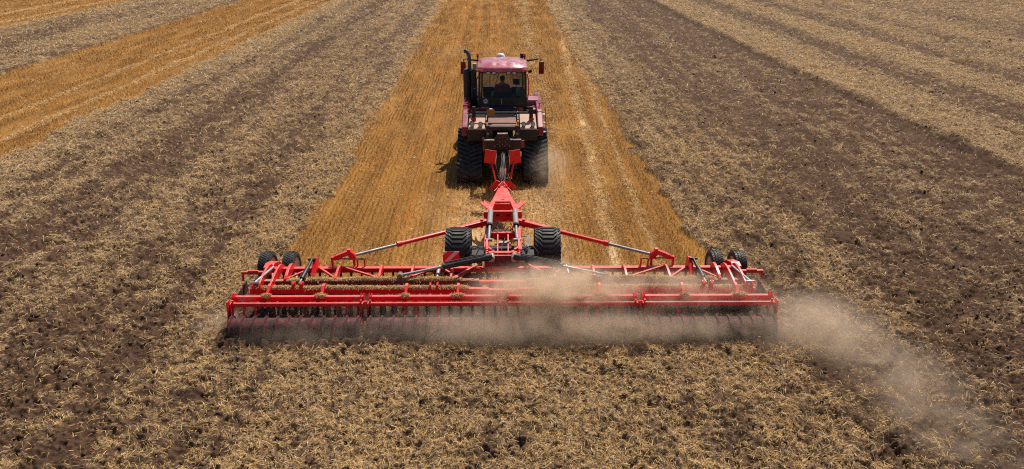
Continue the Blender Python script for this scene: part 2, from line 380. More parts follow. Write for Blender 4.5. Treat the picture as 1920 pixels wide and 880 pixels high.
tag(gob, 'brown tilled field with golden stubble strips running away into the distance', 'field', kind='structure')

# ------------------------------------------------------------------ straw, stubble, clods
def tint_material(name, trans=0.3):
    m = bpy.data.materials.new(name); m.use_nodes = True; nt = m.node_tree; b = nt.nodes['Principled BSDF']
    a = nt.nodes.new('ShaderNodeAttribute'); a.attribute_name = 'tint'
    b.inputs['Roughness'].default_value = 0.6; b.inputs['Specular IOR Level'].default_value = 0.3
    nt.links.new(a.outputs['Color'], b.inputs['Base Color'])
    if trans:
        t = nt.nodes.new('ShaderNodeBsdfTranslucent'); nt.links.new(a.outputs['Color'], t.inputs['Color'])
        mx = nt.nodes.new('ShaderNodeMixShader'); mx.inputs['Fac'].default_value = trans
        out = [n for n in nt.nodes if n.type == 'OUTPUT_MATERIAL'][0]
        nt.links.new(b.outputs[0], mx.inputs[1]); nt.links.new(t.outputs[0], mx.inputs[2]); nt.links.new(mx.outputs[0], out.inputs['Surface'])
    return m
M['straw'] = tint_material('straw', 0.25)
M['clod'] = tint_material('soil_clod', 0.0)

def straw_colors(n, dark=0.0, warm=0.0):
    t = rng.random((n, 1)); base = np.array([[0.48, 0.27, 0.088]]) * (1 - t) + np.array([[0.94, 0.66, 0.31]]) * t
    k = rng.random((n, 1)); base = np.where(k < 0.14, base * 0.45, base)
    w = rng.random((n, 1)) * warm
    base = base * (1 - w) + np.array([[0.42, 0.20, 0.045]]) * w
    return base * (0.85 + 0.3 * rng.random((n, 1)))
def strands(px, py, pz, ln, wd, az, el, bend, colors):
    """bent ribbons: three cross-sections, two quads each"""
    n = len(px)
    d = np.stack([np.cos(az) * np.cos(el), np.sin(az) * np.cos(el), np.sin(el)], 1)
    side = np.stack([-np.sin(az), np.cos(az), np.zeros(n)], 1)
    roll = rng.uniform(-1.1, 1.1, n)[:, None]
    up = np.cross(d, side); side = side * np.cos(roll) + up * np.sin(roll)
    c = np.stack([px, py, pz], 1)
    d2 = d.copy(); d2[:, 2] -= bend; d2[:, 0] += rng.normal(0, .25, n); d2[:, 1] += rng.normal(0, .25, n)
    p0 = c - d * (ln / 2)[:, None]; p1 = c + np.array([0, 0, 1]) * (bend * ln * 0.15)[:, None]; p2 = c + d2 * (ln / 2)[:, None]
    w = (wd / 2)[:, None] * side
    co = np.stack([p0 - w, p0 + w, p1 - w, p1 + w, p2 - w * .7, p2 + w * .7], 1).reshape(-1, 3)
    b = np.arange(n)[:, None] * 6
    q = np.concatenate([b + np.array([[0, 1, 3, 2]]), b + np.array([[2, 3, 5, 4]])], 0)
    return co, q, np.repeat(colors, 6, 0)
def merge(parts):
    co, q, c = [], [], []; o = 0
    for a, b, d in parts: co.append(a); q.append(b + o); c.append(d); o += len(a)
    return np.concatenate(co), np.concatenate(q), np.concatenate(c)
def sample_band(ya, yb, dens):
    hw = 0.90 * yb + 2.5; n = int(2 * hw * (yb - ya) * dens)
    x = rng.uniform(-hw, hw, n); y = rng.uniform(ya, yb, n)
    k = np.abs(x) < 0.90 * y + 2.5
    return x[k], y[k]
def greyer_outward(c, x, y):
    # straw tint shifts to a greyer tone further out and to the sides
    w = (np.maximum(sst(6, 14, np.abs(x)), 0.8 * sst(18, 45, y)) * .3)[:, None]
    lum = c.mean(1, keepdims=True)
    return c * (1 - w) + w * (lum * np.array([[1.42, 1.10, .74]]) * 1.04)
parts = []
for ya, yb, dens, sc in ((7.4, 10, 1050, .82), (10, 13, 900, .88), (13, 17, 700, 1.0), (17, 23, 460, 1.2), (23, 32, 320, 1.5), (32, 45, 190, 2.0), (45, 62, 110, 2.6), (62, 92, 56, 3.5)):
    x, y = sample_band(ya, yb, dens)
    p = cover(x, y) * (1 - stubble(x, y)) * 1.0 + 0.03
    p = np.where(stubble(x, y) > .5, 0.16 * sst(.3, .7, vn(x, y, 1.5, 91)) * sst(.35, .75, vn(x, y * .2, .3, 92)) + .02, p)
    k = rng.random(len(x)) < p; x, y = x[k], y[k]; n = len(x)
    ln = (.035 + .19 * rng.random(n) ** 1.7) * sc ** 0.8; wd = rng.uniform(.0048, .0112, n) * sc
    z = height(x, y) + rng.uniform(0.005, 0.06, n) * sc ** .5
    parts.append(strands(x, y, z, ln, wd, rng.uniform(0, 2 * np.pi, n), np.clip(rng.normal(0, .42, n), -1.1, 1.1), rng.uniform(0, .9, n), greyer_outward(straw_colors(n), x, y)))
# pale windrow lines of straw lying on the stubble
def line(xf, ya, yb, wid, per_m, sc):
    y = rng.uniform(ya, yb, int((yb - ya) * per_m)); x = xf(y) + rng.normal(0, wid, len(y)) + (vn(y * 0, y, 2.0, 99) - .5) * wid * 1.5
    k = rng.random(len(y)) < sst(.15, .55, vn(x, y, 1.2, 17)); x, y = x[k], y[k]; n = len(x)
    s = sc * (y / 20) ** .75
    parts.append(strands(x, y, height(x, y) + rng.uniform(.02, .07, n), rng.uniform(.07, .2, n) * s, rng.uniform(.007, .013, n) * s, rng.uniform(0, 6.28, n), rng.normal(0, .3, n), rng.uniform(0, .4, n), straw_colors(n)))
line(lambda y: 3.05 + .042 * (y - 18), 14.4, 48, .15, 330, 1.0)
line(lambda y: 4.15 + .03 * (y - 18), 16, 60, .09, 110, 1.0)
line(lambda y: 1.9 + .005 * (y - 18), 24, 85, .30, 120, 1.0)
line(lambda y: -0.9 + 0 * y, 15, 21, .9, 420, 1.0)
line(lambda y: 1.3 + 0 * y, 14.5, 22.5, .55, 330, 1.0)
for s_ in (-1.13, 1.13): line(lambda y: s_ + 0 * y, 14.5, 22.4, .25, 160, 1.0)
line(lambda y: -20.6 + 0 * y, 24, 90, .14, 130, 1.1)
line(lambda y: -22.9 + 0 * y, 26, 90, .12, 120, 1.1)
line(lambda y: -44.3 + 0 * y, 58, 95, .3, 40, 1.1)
line(lambda y: -48.3 + 0 * y, 60, 95, .3, 40, 1.1)
# straw pushed up along the edge of each stubble strip
for xf in (lambda y: strip_l(y) - .35, lambda y: strip_r(y) + .35, lambda y: -18.75 + 0 * y, lambda y: -41.4 + 0 * y):
    line(xf, 15, 90, .28, 55, 1.0)
co, q, c = merge(parts)
sme = quick_mesh('loose_straw', co, q, colr=c); sme.materials.append(M['straw'])
so = bpy.data.objects.new('loose_straw', sme); col.objects.link(so)
tag(so, 'pale loose straw scattered in clumps over the tilled brown soil', 'straw', kind='stuff')

parts = []
def stub_rows(xa, xb, ya, yb, step, rowgap, sc, slant):
    u = np.arange(xa, xb, rowgap); v = np.arange(ya, yb, step)
    U, V = np.meshgrid(u, v); x = U.ravel() + rng.normal(0, .012 * sc, U.size); y = V.ravel() + rng.uniform(-step, step, U.size)
    if slant: x = x - 0.0135 * (y - 16)
    k = (stubble(x, y) > .5) & (np.abs(x) < .92 * y + 2.5) & (rng.random(len(x)) < .25 + .75 * sst(.25, .6, fbm(x, y * .3, .8, 61, 2)))
    k &= rng.random(len(x)) > .9 * pale(x, y)
    x, y = x[k], y[k]; n = len(x)
    h = rng.uniform(.08, .19, n)
    row = hsh(np.round((x + 0.0135 * (y - 16) * slant) / rowgap).astype(np.int64), np.zeros(len(x), np.int64), 5)
    x = x + rng.normal(0, .022, n)
    lite = (sst(.5, .95, row) * .7 + .5 * sst(.5, .7, vn(x, y * .4, .5, 63)))[:, None]
    zone = np.interp(x + .0135 * (y - 16) * slant + (vn(x, y, 5, 64) - .5) * 1.2, [-6, -5, -3.8, -1, .8, 1.7, 2.8, 3.4, 4.2, 5.5], [.15, .35, .75, .85, .8, .1, .15, .6, .2, .25])[:, None] if slant else .12 + .3 * vn(x, y * .1, 1.2, 65)[:, None]
    lite = np.clip(lite * (.45 + .9 * zone) + .35 * (zone - .4), 0, 1.3)
    warm = 0.35 + 0.65 * sst(.4, .62, fbm(x, y * .15, 1.6, 71, 2))
    t = rng.random((n, 1)); cl = np.array([[.36, .165, .03]]) * (1 - t) + np.array([[.84, .52, .165]]) * t
    cl = cl * (1 - .55 * warm[:, None]) + np.array([[.34, .13, .015]]) * (.55 * warm[:, None])
    cl = cl * (.70 + 1.1 * lite) * (.7 + .75 * rng.random((n, 1)) ** 2)
    parts.append(strands(x, y, height(x, y) + h * .4, h, rng.uniform(.007, .013, n) * sc, rng.uniform(0, 6.28, n), rng.normal(1.15, .3, n), rng.uniform(-.1, .3, n), cl))
stub_rows(-7.2, 6.2, 13.6, 24, .035, .15, 1.0, True)
stub_rows(-7.5, 6.2, 24, 40, .055, .15, 1.4, True)
stub_rows(-8, 6.2, 40, 92, .11, .15, 2.4, True)
stub_rows(-29.8, -18.6, 23, 45, .085, .15, 1.9, False)
stub_rows(-29.8, -18.6, 45, 92, .16, .15, 3.0, False)
stub_rows(-75, -41, 52, 95, .24, .17, 3.6, False)
co, q, c = merge(parts)
bme = quick_mesh('stubble', co, q, colr=c); bme.materials.append(M['straw'])
bo = bpy.data.objects.new('stubble', bme); col.objects.link(bo)
tag(bo, 'short golden stubble standing in rows on the unworked strips', 'stubble', kind='stuff')

def clods():
    ph = (1 + 5 ** .5) / 2
    iv = np.array([(-1, ph, 0), (1, ph, 0), (-1, -ph, 0), (1, -ph, 0), (0, -1, ph), (0, 1, ph), (0, -1, -ph), (0, 1, -ph), (ph, 0, -1), (ph, 0, 1), (-ph, 0, -1), (-ph, 0, 1)]) / 1.9
    fi = np.array([(0, 11, 5), (0, 5, 1), (0, 1, 7), (0, 7, 10), (0, 10, 11), (1, 5, 9), (5, 11, 4), (11, 10, 2), (10, 7, 6), (7, 1, 8), (3, 9, 4), (3, 4, 2), (3, 2, 6), (3, 6, 8), (3, 8, 9), (4, 9, 5), (2, 4, 11), (6, 2, 10), (8, 6, 7), (9, 8, 1)])
    X, Y = [], []
    for ya, yb, dens in ((7.4, 13, 40), (13, 22, 22), (22, 40, 6), (40, 85, 1.4)):
        x, y = sample_band(ya, yb, dens); k = (stubble(x, y) < .3) & (rng.random(len(x)) < .25 + .75 * sst(.35, .7, vn(x, y, 1.0, 35)))
        X.append(x[k]); Y.append(y[k])
    x = np.concatenate(X); y = np.concatenate(Y); n = len(x)
    r = (0.012 + .034 * rng.random(n) ** 2.5) * np.clip(y / 20, 1, 2.2) ** .8
    P = iv[None] * (0.7 + .6 * rng.random((n, 12, 1))) * r[:, None, None] * np.array([1, 1, .7])
    a = rng.uniform(0, 6.28, n); ca, sa = np.cos(a)[:, None], np.sin(a)[:, None]
    co = np.stack([P[..., 0] * ca - P[..., 1] * sa + x[:, None], P[..., 0] * sa + P[..., 1] * ca + y[:, None], P[..., 2] + (height(x, y) + r * .25)[:, None]], -1).reshape(-1, 3)
    f = (np.arange(n)[:, None, None] * 12 + fi[None]).reshape(-1, 3)
    t = rng.random((n, 1)); c = np.array([[.040, .0185, .011]]) * (1 - t) + np.array([[.090, .048, .031]]) * t
    me = quick_mesh('soil_clods', co, f, colr=np.repeat(c, 12, 0)); me.materials.append(M['clod'])
    o = bpy.data.objects.new('soil_clods', me); col.objects.link(o)
    tag(o, 'dark brown crumbled clods lying on the tilled soil', 'soil', kind='stuff')
clods()

# ------------------------------------------------------------------ THE HARROW
H = empty('disc_harrow', (0, 13.6, 0), 'wide bright red folding disc harrow raising dust behind the tractor', 'disc harrow')

def lug_box(mb, c, rad, circ, wid, hgt, ang, skew, axis_c):
    """one lug on a tyre whose axle runs along x: centre at angle ang, lateral offset c, skewed"""
    pts = []
    for r_ in (rad - .01, rad + hgt):
        for sx, st in ((-1, -1), (1, -1), (1, 1), (-1, 1)):
            lx = c + sx * wid / 2
            a = ang + (st * circ / 2 + skew * sx * wid / 2) / rad
            pts.append((axis_c[0] + lx, axis_c[1] + r_ * math.cos(a), axis_c[2] + r_ * math.sin(a)))
    mb.add(pts, [(0, 3, 2, 1), (4, 5, 6, 7), (0, 1, 5, 4), (1, 2, 6, 5), (2, 3, 7, 6), (3, 0, 4, 7)])

def wheel(x, y, z, r, w, kind, side):
    c = (x, y, z)
    root = MB()
    hw = w / 2; rc = r - .035
    prof = [(-hw * .80, r * .58), (-hw * .97, r * .66), (-hw, r * .78), (-hw * .93, rc - .035), (-hw * .78, rc - .005), (0, rc), (hw * .78, rc - .005), (hw * .93, rc - .035), (hw, r * .78), (hw * .97, r * .66), (hw * .80, r * .58)]
    root.lathe(c, prof, 'x', 44, sharp=False)
    if kind == 'flotation':
        n = 30
        for i in range(n):
            a = 2 * math.pi * i / n
            lug_box(root, 0, rc, .062, w * .40, .04, a, 0, c)
            for s in (-1, 1):
                for q in range(2):      # the shoulder lugs sweep forward from the centre bar
                    cc = s * (w * (.20 + .075 + .15 * q)); skew = s * -1.05
                    lug_box(root, cc, rc - .008 - .026 * q, .06, w * .15, .042, a + (-1.05 * (w * (.075 + .15 * q))) / rc, skew, c)
    else:
        n = 34
        for i in range(n):
            for k in range(4):
                a = 2 * math.pi * (i + .5 * (k % 2)) / n
                lug_box(root, (k - 1.5) * w * .225, rc - (.014 if k in (0, 3) else 0), .046, w * .185, .022, a, (.5 if k % 2 else -.5), c)
    wh = bpy.data.objects.new('transport_wheel' if kind == 'flotation' else 'wing_wheel', None); col.objects.link(wh)
    wh.parent = H; wh.location = Vector(c) - WL[H.name]; WL[wh.name] = Vector(c)
    root.build('tyre', M['rubber'], wh)
    rim = MB().lathe(c, [(-hw * .86, r * .60), (-hw * .62, r * .55), (-hw * .45, r * .2), (-hw * .5, 0.001)], 'x', 28).lathe(c, [(hw * .86, r * .60), (hw * .62, r * .55), (hw * .45, r * .2), (hw * .5, 0.001)], 'x', 28).lathe(c, [(-hw * .78, r * .60), (hw * .78, r * .60)], 'x', 28)
    for i in range(8):
        a = i * math.pi / 4
        for s in (-1, 1): rim.tube((x + s * hw * .43, y + r * .28 * math.cos(a), z + r * .28 * math.sin(a)), (x + s * hw * .56, y + r * .28 * math.cos(a), z + r * .28 * math.sin(a)), .014, n=6)
    rim.build('rim', M['rimw'], wh)
    return wh
for x in (-1.13, 1.13): wheel(x, 15.75, .575, .605, .64, 'flotation', x)
for x in (-5.87, -5.28, 5.30, 5.87): wheel(x, 15.2, .40, .415, .30, 'implement', x)

# --- drawbar and centre frame
mb = MB()
mb.prism([(-.13, 19.25), (.13, 19.25), (.17, 19.05), (.33, 18.18), (.30, 18.18), (-.30, 18.18), (-.33, 18.18), (-.17, 19.05)], 'z', .90, .955)
for s in (-1, 1):
    mb.bar((s * .155, 19.1, .82), (s * .30, 18.2, .82), .035, .16)
    mb.bar((s * .27, 18.2, .90), (s * .385, 17.3, .94), .13, .13)
mb.box((0, 17.33, .97), (.80, .07, .09)); mb.box((0, 17.38, .80), (.66, .03, .26)); mb.box((0, 18.14, .80), (.5, .03, .2))
mb.build('drawbar_frame', M['red'], H, bevel=.008)
MB().box((0, 18.32, .958), (.09, .03, .006)).build('drawbar_slot', M['black'], H)
for s in (-1, 1): MB().tube((s * .14, 17.46, .88), (s * .14, 17.36, .88), .05, n=12).build('hose_port', M['black'], H)
mb = MB()
mb.bar((0, 19.2, .86), (0, 20.6, .74), .16, .15, .14, .14); mb.bar((-.07, 20.4, .82), (-.055, 21.25, .70), .035, .10); mb.bar((.07, 20.4, .82), (.055, 21.25, .70), .035, .10)
mb.box((0, 20.75, .93), (.20, .35, .05)); mb.box((-.1, 20.75, .84), (.03, .35, .2)); mb.box((.1, 20.75, .84), (.03, .35, .2))
for i in range(5): mb.bar((-.12, 20.95 - .08 * i, .97), (.12, 20.95 - .08 * i, .97), .02, .03)
mb.bar((-.13, 19.32, .99), (.0, 19.75, .96), .03, .05); mb.bar((.13, 19.32, .99), (.0, 19.75, .96), .03, .05)
for s in (-1, 1): mb.bar((s * .12, 19.38, .94), (s * .26, 19.1, .90), .025, .05)
tong = mb.build('drawbar_tongue', M['red'], H, bevel=.006)
MB().lathe((0, 21.3, .68), [(-.04, .05), (-.04, .10), (.04, .10), (.04, .05), (-.04, .05)], 'z', 20).build('hitch_ring', M['steel'], tong)
for s in (-1, 1):
    wp = MB().prism([(s * .08, .96), (s * .18, .99), (s * .28, .93), (s * .43, .74), (s * .40, .69), (s * .26, .76), (s * .08, .78)], 'y', 19.80, 19.83).build('board_bracket', M['red'], H, bevel=.004)
    bd = MB(); rot = Matrix.Rotation(s * R(12), 3, 'Z') @ Matrix.Rotation(s * R(-6), 3, 'Y')
    bd.box((s * .385, 20.28, 1.60), (.36, .016, .44), rot); bd.box((s * .385, 20.27, 1.60), (.03, .022, .43), rot)
    bo_ = bd.build('warning_board', M['red'], H, bevel=.004)
    MB().bar((s * .20, 19.84, .90), (s * .345, 20.25, 1.42), .045, .035).build('board_post', M['red'], bo_, bevel=.004)
    MB().prism([(.36, 17.95), (.42, 17.62), (.47, 17.70), (.545, 17.86), (.615, 18.0), (.64, 18.16), (.625, 18.22), (.595, 18.14), (.555, 18.06), (.53, 18.12), (.535, 18.26), (.515, 18.30), (.49, 18.14), (.44, 18.02)] if s > 0 else
               [(-a, b) for a, b in [(.36, 17.95), (.42, 17.62), (.47, 17.70), (.545, 17.86), (.615, 18.0), (.64, 18.16), (.625, 18.22), (.595, 18.14), (.555, 18.06), (.53, 18.12), (.535, 18.26), (.515, 18.30), (.49, 18.14), (.44, 18.02)]], 'z', .93, .96).build('parking_hook', M['red'], H, bevel=.004)
hz = Hoses()
for i, (dx, dz) in enumerate(((-.05, 0), (0, .05), (.05, 0), (.02, -.03), (-.02, .02))):
    hz.curve([(dx, 19.9, .95 + dz), (dx * 1.6, 20.5, 1.06 + dz), (dx * .8 + .02, 20.95, 1.28 + dz), (dx * 1.5, 21.4, 1.36 + dz), (dx * 2.5, 21.75, 1.15 + dz)], .016, 6)
for s in (-1, 1): hz.curve([(s * .12, 20.3, .95), (s * .22, 20.6, 1.25), (s * .2, 21.1, 1.42), (s * .25, 21.7, 1.3)], .013, 6)
for i in range(5): hz.curve([(random.uniform(-.1, .1), 19.95 + .06 * i, .93), (random.uniform(-.2, .25), 20.0 + .05 * i, 1.03), (random.uniform(-.15, .3), 20.1 + .06 * i, .94)], .011, 6)
hz.build('hydraulic_hose', M['black'], H)

mb = MB()
for s in (-1, 1):
    mb.bar((s * .41, 17.33, .80), (s * .43, 15.2, .72), .10, .20)       # side rails
    mb.box((s * .43, 17.22, .95), (.19, .10, .20))
    mb.bar((s * .40, 15.45, .96), (s * .38, 14.75, .74), .05, .24)      # lift brackets
    mb.bar((s * .37, 15.15, .95), (s * .12, 14.78, .92), .05, .06)
    mb.bar((s * .13, 15.75, .98), (s * .13, 15.0, .84), .035, .14)
    mb.prism([(15.4, .62), (15.4, .96), (15.25, 1.0), (14.62, .98), (14.62, .62)], 'x', s * .40 - .02, s * .40 + .02)
mb.box((0, 16.22, .80), (.78, .10, .16)); mb.box((0, 14.85, .92), (.80, .10, .12)); mb.box((0, 15.3, .62), (.8, .12, .14))
mb.box((0, 14.48, .70), (1.12, .10, .11)); mb.box((0, 13.86, .68), (1.12, .09, .10)); mb.box((0, 13.46, .68), (.70, .09, .10))
mb.build('centre_frame', M['red'], H, bevel=.008)
mb = MB(); mb.bar((-.85, 15.75, .60), (.85, 15.75, .60), .16, .16)
for s in (-1, 1): mb.bar((s * .62, 15.75, .62), (s * .60, 14.95, .70), .14, .16); mb.box((s * .62, 15.1, .80), (.30, .3, .10)); mb.bar((s * .43, 15.6, .55), (s * .43, 14.9, .65), .05, .25)
mb.build('transport_axle', M['blacksteel'], H, bevel=.01)
dm = MB().prism([(-.40, 1.02), (.40, 1.02), (.46, .60), (-.46, .60)], 'y', 14.56, 14.60).tube((-.10, 14.56, .86), (-.10, 14.52, .86), .06).tube((.12, 14.56, .86), (.12, 14.52, .86), .06).build('cover_plate', M['reddusty'], H)
for s in (-1, 1): MB().tube((s * .27, 14.56, 1.02), (s * .27, 14.36, 1.02), .075, n=18).build('pivot_pin', M['steel'], H)
hz = Hoses()
for s in (-1, 1):
    hz.curve([(s * .02, 16.3, .92), (s * .10, 16.5, 1.06), (s * .22, 16.45, 1.02), (s * .27, 16.3, .86)], .012, 6)
    hz.curve([(s * .05, 16.15, .92), (s * .17, 16.3, 1.0), (s * .28, 16.2, .9)], .012, 6)
    hz.curve([(s * .48, 15.6, .85), (s * .60, 15.1, 1.0), (s * .46, 14.8, 1.08), (s * .2, 14.85, 1.03)], .013, 6)
    hz.curve([(s * .85, 14.6, 1.05), (s * .70, 14.75, 1.18), (s * .52, 14.75, 1.1), (s * .33, 14.75, 1.02)], .013, 6)
    hz.curve([(s * .40, 14.2, .85), (s * .62, 14.0, 1.0), (s * .9, 13.9, .86), (s * 1.1, 13.8, .8)], .014, 6)
hz.curve([(.03, 15.6, .95), (.05, 15.4, 1.08), (-.02, 15.2, 1.0), (-.03, 15.0, .95)], .012, 6)
hz.build('hydraulic_hose', M['black'], H)
hz = Hoses()
for i in range(4): hz.curve([(.48 + .03 * i, 15.9, .9), (.62 + .02 * i, 15.6, 1.02), (.55 + .03 * i, 15.3, .95), (.62, 15.05, .98)], .011, 6)
hz.build('hydraulic_hose', M['grey'], H)
MB().box((0, 16.55, .66), (.46, .34, .16)).box((-.13, 16.28, .87), (.26, .05, .05)).build('valve_block', M['blacksteel'], H, bevel=.01)
MB().box((0, 15.42, .93), (.20, .10, .10)).tube((-.2, 15.42, .92), (.2, 15.42, .92), .03).tube((.10, 15.38, .99), (.16, 15.38, .99), .035).build('valve_block', M['steel'], H, bevel=.006)
for s in (-1, 1):
    lc = MB().tube((s * .335, 17.27, 1.04), (s * .345, 16.36, 1.03), .072, n=20).build('lift_cylinder', M['grey'], H)
    MB().tube((s * .345, 16.36, 1.03), (s * .345, 16.27, 1.03), .08, n=20).build('cylinder_gland', M['black'], lc)
    MB().tube((s * .345, 16.27, 1.03), (s * .355, 15.52, 1.01), .038, n=14).tube((s * .355 - .09, 15.48, 1.0), (s * .355 + .09, 15.48, 1.0), .04, n=12).build('piston_rod', M['chrome'], lc)
    # telescopic brace from the drawbar out to the wing
    a = Vector((s * .50, 16.75, .92)); d = Vector((s * 3.62, 14.72, .95)); at = lambda t: a.lerp(d, t)
    ar = MB().bar(at(-.02), at(.31), .13, .15, .10, .12).tube(at(.14) + Vector((0, -.09, .0)), at(.14) + Vector((0, .09, 0)), .03).build('brace_arm', M['red'], H, bevel=.008)
    MB().tube(at(.30), at(.675), .052, n=18).tube(at(.655), at(.685), .072, n=18).build('brace_tube', M['red'], ar)
    MB().tube(at(.685), at(1.0), .036, n=16).build('piston_rod', M['chrome'], ar)
    MB().tube(at(.02) + Vector((0, 0, -.12)), at(.02) + Vector((0, 0, .12)), .045).build('pivot_pin', M['red'], ar)
    br = MB().prism([(s * 3.50, .92), (s * 3.53, 1.06), (s * 3.62, 1.14), (s * 3.72, 1.13), (s * 3.98, 1.02), (s * 4.08, .95), (s * 4.07, .90), (s * 3.92, .91), (s * 3.84, .97), (s * 3.70, 1.03), (s * 3.66, .97), (s * 3.70, .91)], 'y', 14.56, 14.66)
    br.box((s * 3.66, 14.61, 1.155), (.08, .09, .05))
    for xx in (4.08, 3.56): br.bar((s * xx, 14.6, .70), (s * xx, 14.6, .98), .05, .06)
    bb = br.build('brace_bracket', M['red'], H, bevel=.006)
    MB().tube((s * 3.60, 14.61, .925), (s * 3.98, 14.61, .925), .022).build('bracket_pin', M['steel'], bb)
    gb = MB().bar((s * 3.47, 14.55, .70), (s * 3.47, 14.55, .96), .035, .06).build('parking_stand', M['red'], H, bevel=.004)
    MB().bar((s * 3.30, 14.55, .70), (s * 3.30, 14.55, .96), .035, .06).build('parking_stand', M['red'], H, bevel=.004)
    MB().tube((s * 3.50, 14.55, .95), (s * 3.27, 14.55, .95), .02).build('stand_pin', M['black'], gb)
    # black fold cylinders
    a2 = Vector((s * .30, 14.42, 1.06)); d2 = Vector((s * 2.36, 13.86, .87)); a3 = lambda t: a2.lerp(d2, t)
    fc = MB().tube(a3(-.02), a3(.53), .075, n=20).tube(a3(.0), a3(.05), .088, n=20).tube(a3(.515), a3(.535), .085, n=20).build('fold_cylinder', M['blacksteel'], H)
    MB().tube(a3(.53), a3(1.0), .034, n=14).build('piston_rod', M['chrome'], fc)
    MB().tube(a3(1.0) + Vector((0, -.07, 0)), a3(1.0) + Vector((0, .07, 0)), .065, n=16).build('cylinder_eye', M['tan'], fc)
    MB().path([a3(.06) + Vector((0, 0, .10)), a3(.25) + Vector((0, 0, .10)), a3(.5) + Vector((0, 0, .095))], .014, 6).build('oil_pipe', M['blacksteel'], fc)

ws = MB().box((-1.255, 14.78, .885), (.40, .012, .27)).build('warning_sign', M['stripes'], H, bevel=.004)
MB().bar((-1.25, 14.80, .55), (-1.25, 14.80, .9), .04, .02).build('sign_post', M['red'], ws)
MB().tube((-1.41, 14.79, .73), (-1.41, 14.76, .73), .035).build('sign_lamp', M['redlens'], ws)

# --- wing beams, ribs, struts
for s in (-1, 1):
    MB().box((s * 3.10, 14.48, .70), (5.10, .11, .12)).build('front_beam', M['red'], H, bevel=.008)
    MB().box((s * 3.05, 13.86, .70), (5.00, .11, .12)).build('middle_beam', M['reddusty'], H, bevel=.008)
    MB().box((s * 3.00, 13.46, .70), (5.36, .10, .12)).build('rear_beam', M['red'], H, bevel=.008)
    def rib(x, y0, y1, z0, z1, t=.035, lift=.14):
        pts_t, pts_b = [], []
        for i in range(9):
            u = i / 8; y = y0 + (y1 - y0) * u; z = z0 + (z1 - z0) * u
            pts_t.append((y, z + lift * (1 - u) ** .6 * (1 - (1 - u) ** 6) + .02)); pts_b.append((y, z - .03 - .04 * math.sin(math.pi * u)))
        MB().prism(pts_t + pts_b[::-1], 'x', s * x - t / 2, s * x + t / 2).build('frame_rib', M['red'], H, bevel=.004)
    rib(5.50, 14.55, 13.42, .77, .78, .05, .20); rib(5.24, 14.55, 13.46, .77, .78, .045, .20); rib(5.00, 14.55, 13.82, .77, .78, .06, .18)
    for x in (3.86, 2.86, 2.12): rib(x, 14.5, 13.85, .77, .78, .05, .12)
    rib(1.2, 14.5, 13.85, .77, .78, .05, .10)
    for x, y in ((5.60, 13.44), (5.44, 13.44)): MB().prism([(y + .06, .70), (y + .05, .86), (y, .90), (y - .05, .86), (y - .06, .70)], 'x', s * x - .018, s * x + .018).build('beam_lug', M['red'], H, bevel=.003)
    for x0, y0, x1, y1 in ((4.46, 14.44, 4.98, 13.92), (4.40, 14.44, 3.86, 13.92), (3.80, 14.42, 2.86, 13.93), (2.10, 13.95, 1.58, 14.42), (1.50, 14.42, 1.05, 13.95), (.62, 14.5, 1.18, 13.9)):
        MB().bar((s * x0, y0, .80), (s * x1, y1, .76), .045, .045).build('diagonal_strut', M['red'], H, bevel=.004)
    # wing depth wheel arm with its ram
    MB().prism([(14.42, .72), (14.42, .79), (14.60, .82), (14.90, .72), (15.18, .52), (15.18, .34), (15.0, .36), (14.7, .68)], 'x', s * 5.58 - .11, s * 5.58 + .11).box((s * 5.58, 14.74, .775), (.10, .08, .03)).build('wheel_arm', M['red'], H, bevel=.01)
    MB().tube((s * 5.94, 15.2, .40), (s * 5.3, 15.2, .40), .05).build('wheel_axle', M['steel'], H)
    rm = MB().tube((s * 5.40, 14.30, .86), (s * 5.57, 13.52, .88), .034).build('levelling_ram', M['chrome'], H)
    MB().tube((s * 5.48, 13.50, .88), (s * 5.66, 13.50, .88), .035).build('ram_pin', M['steel'], rm)
    # tower and its dark ram
    MB().prism([(14.55, .76), (14.50, 1.02), (14.42, 1.06), (14.34, 1.0), (14.05, .76)], 'x', s * 4.42 - .05, s * 4.42 + .05).build('ram_tower', M['red'], H, bevel=.008)
    rm = MB().tube((s * 4.49, 14.36, 1.03), (s * 4.53, 14.05, .94), .035, n=14).tube((s * 4.53, 14.08, .95), (s * 4.58, 13.74, .86), .055, n=16).tube((s * 4.40, 14.36, 1.03), (s * 4.58, 14.36, 1.03), .03).build('pressure_ram', M['navy'], H)
    MB().tube((s * 4.58, 13.74, .86), (s * 4.60, 13.56, .82), .025).build('piston_rod', M['chrome'], rm)
    for dx in (-.09, .09): MB().prism([(13.40, .76), (13.40, .90), (13.47, .94), (13.54, .90), (13.54, .76)], 'x', s * (4.60 + dx) - .025, s * (4.60 + dx) + .025).tube((s * (4.60 + dx) - .04, 13.47, .88), (s * (4.60 + dx) + .04, 13.47, .88), .05).build('beam_lug', M['red'], H, bevel=.003)
    MB().tube((s * 1.50, 14.36, .84), (s * 1.53, 13.95, .77), .045, n=16).build('pressure_ram', M['steel'], H)
    for dx in (-.08, .08): MB().prism([(13.40, .76), (13.40, .86), (13.47, .90), (13.54, .86), (13.54, .76)], 'x', s * (1.55 + dx) - .02, s * (1.55 + dx) + .02).build('beam_lug', M['red'], H, bevel=.003)
    # outrigger with edge disc and deflector
    MB().box((s * 5.93, 14.45, .64), (.60, .07, .07)).box((s * 5.95, 14.45, .685), (.25, .05, .03)).bar((s * 6.20, 14.45, .66), (s * 6.20, 14.38, .46), .05, .05).build('outrigger', M['red'], H, bevel=.006)
    MB().prism([(14.5, .05), (14.5, .40), (13.5, .36), (13.4, .05)], 'x', s * 6.16, s * 6.18).build('side_deflector', M['maroon'], H)

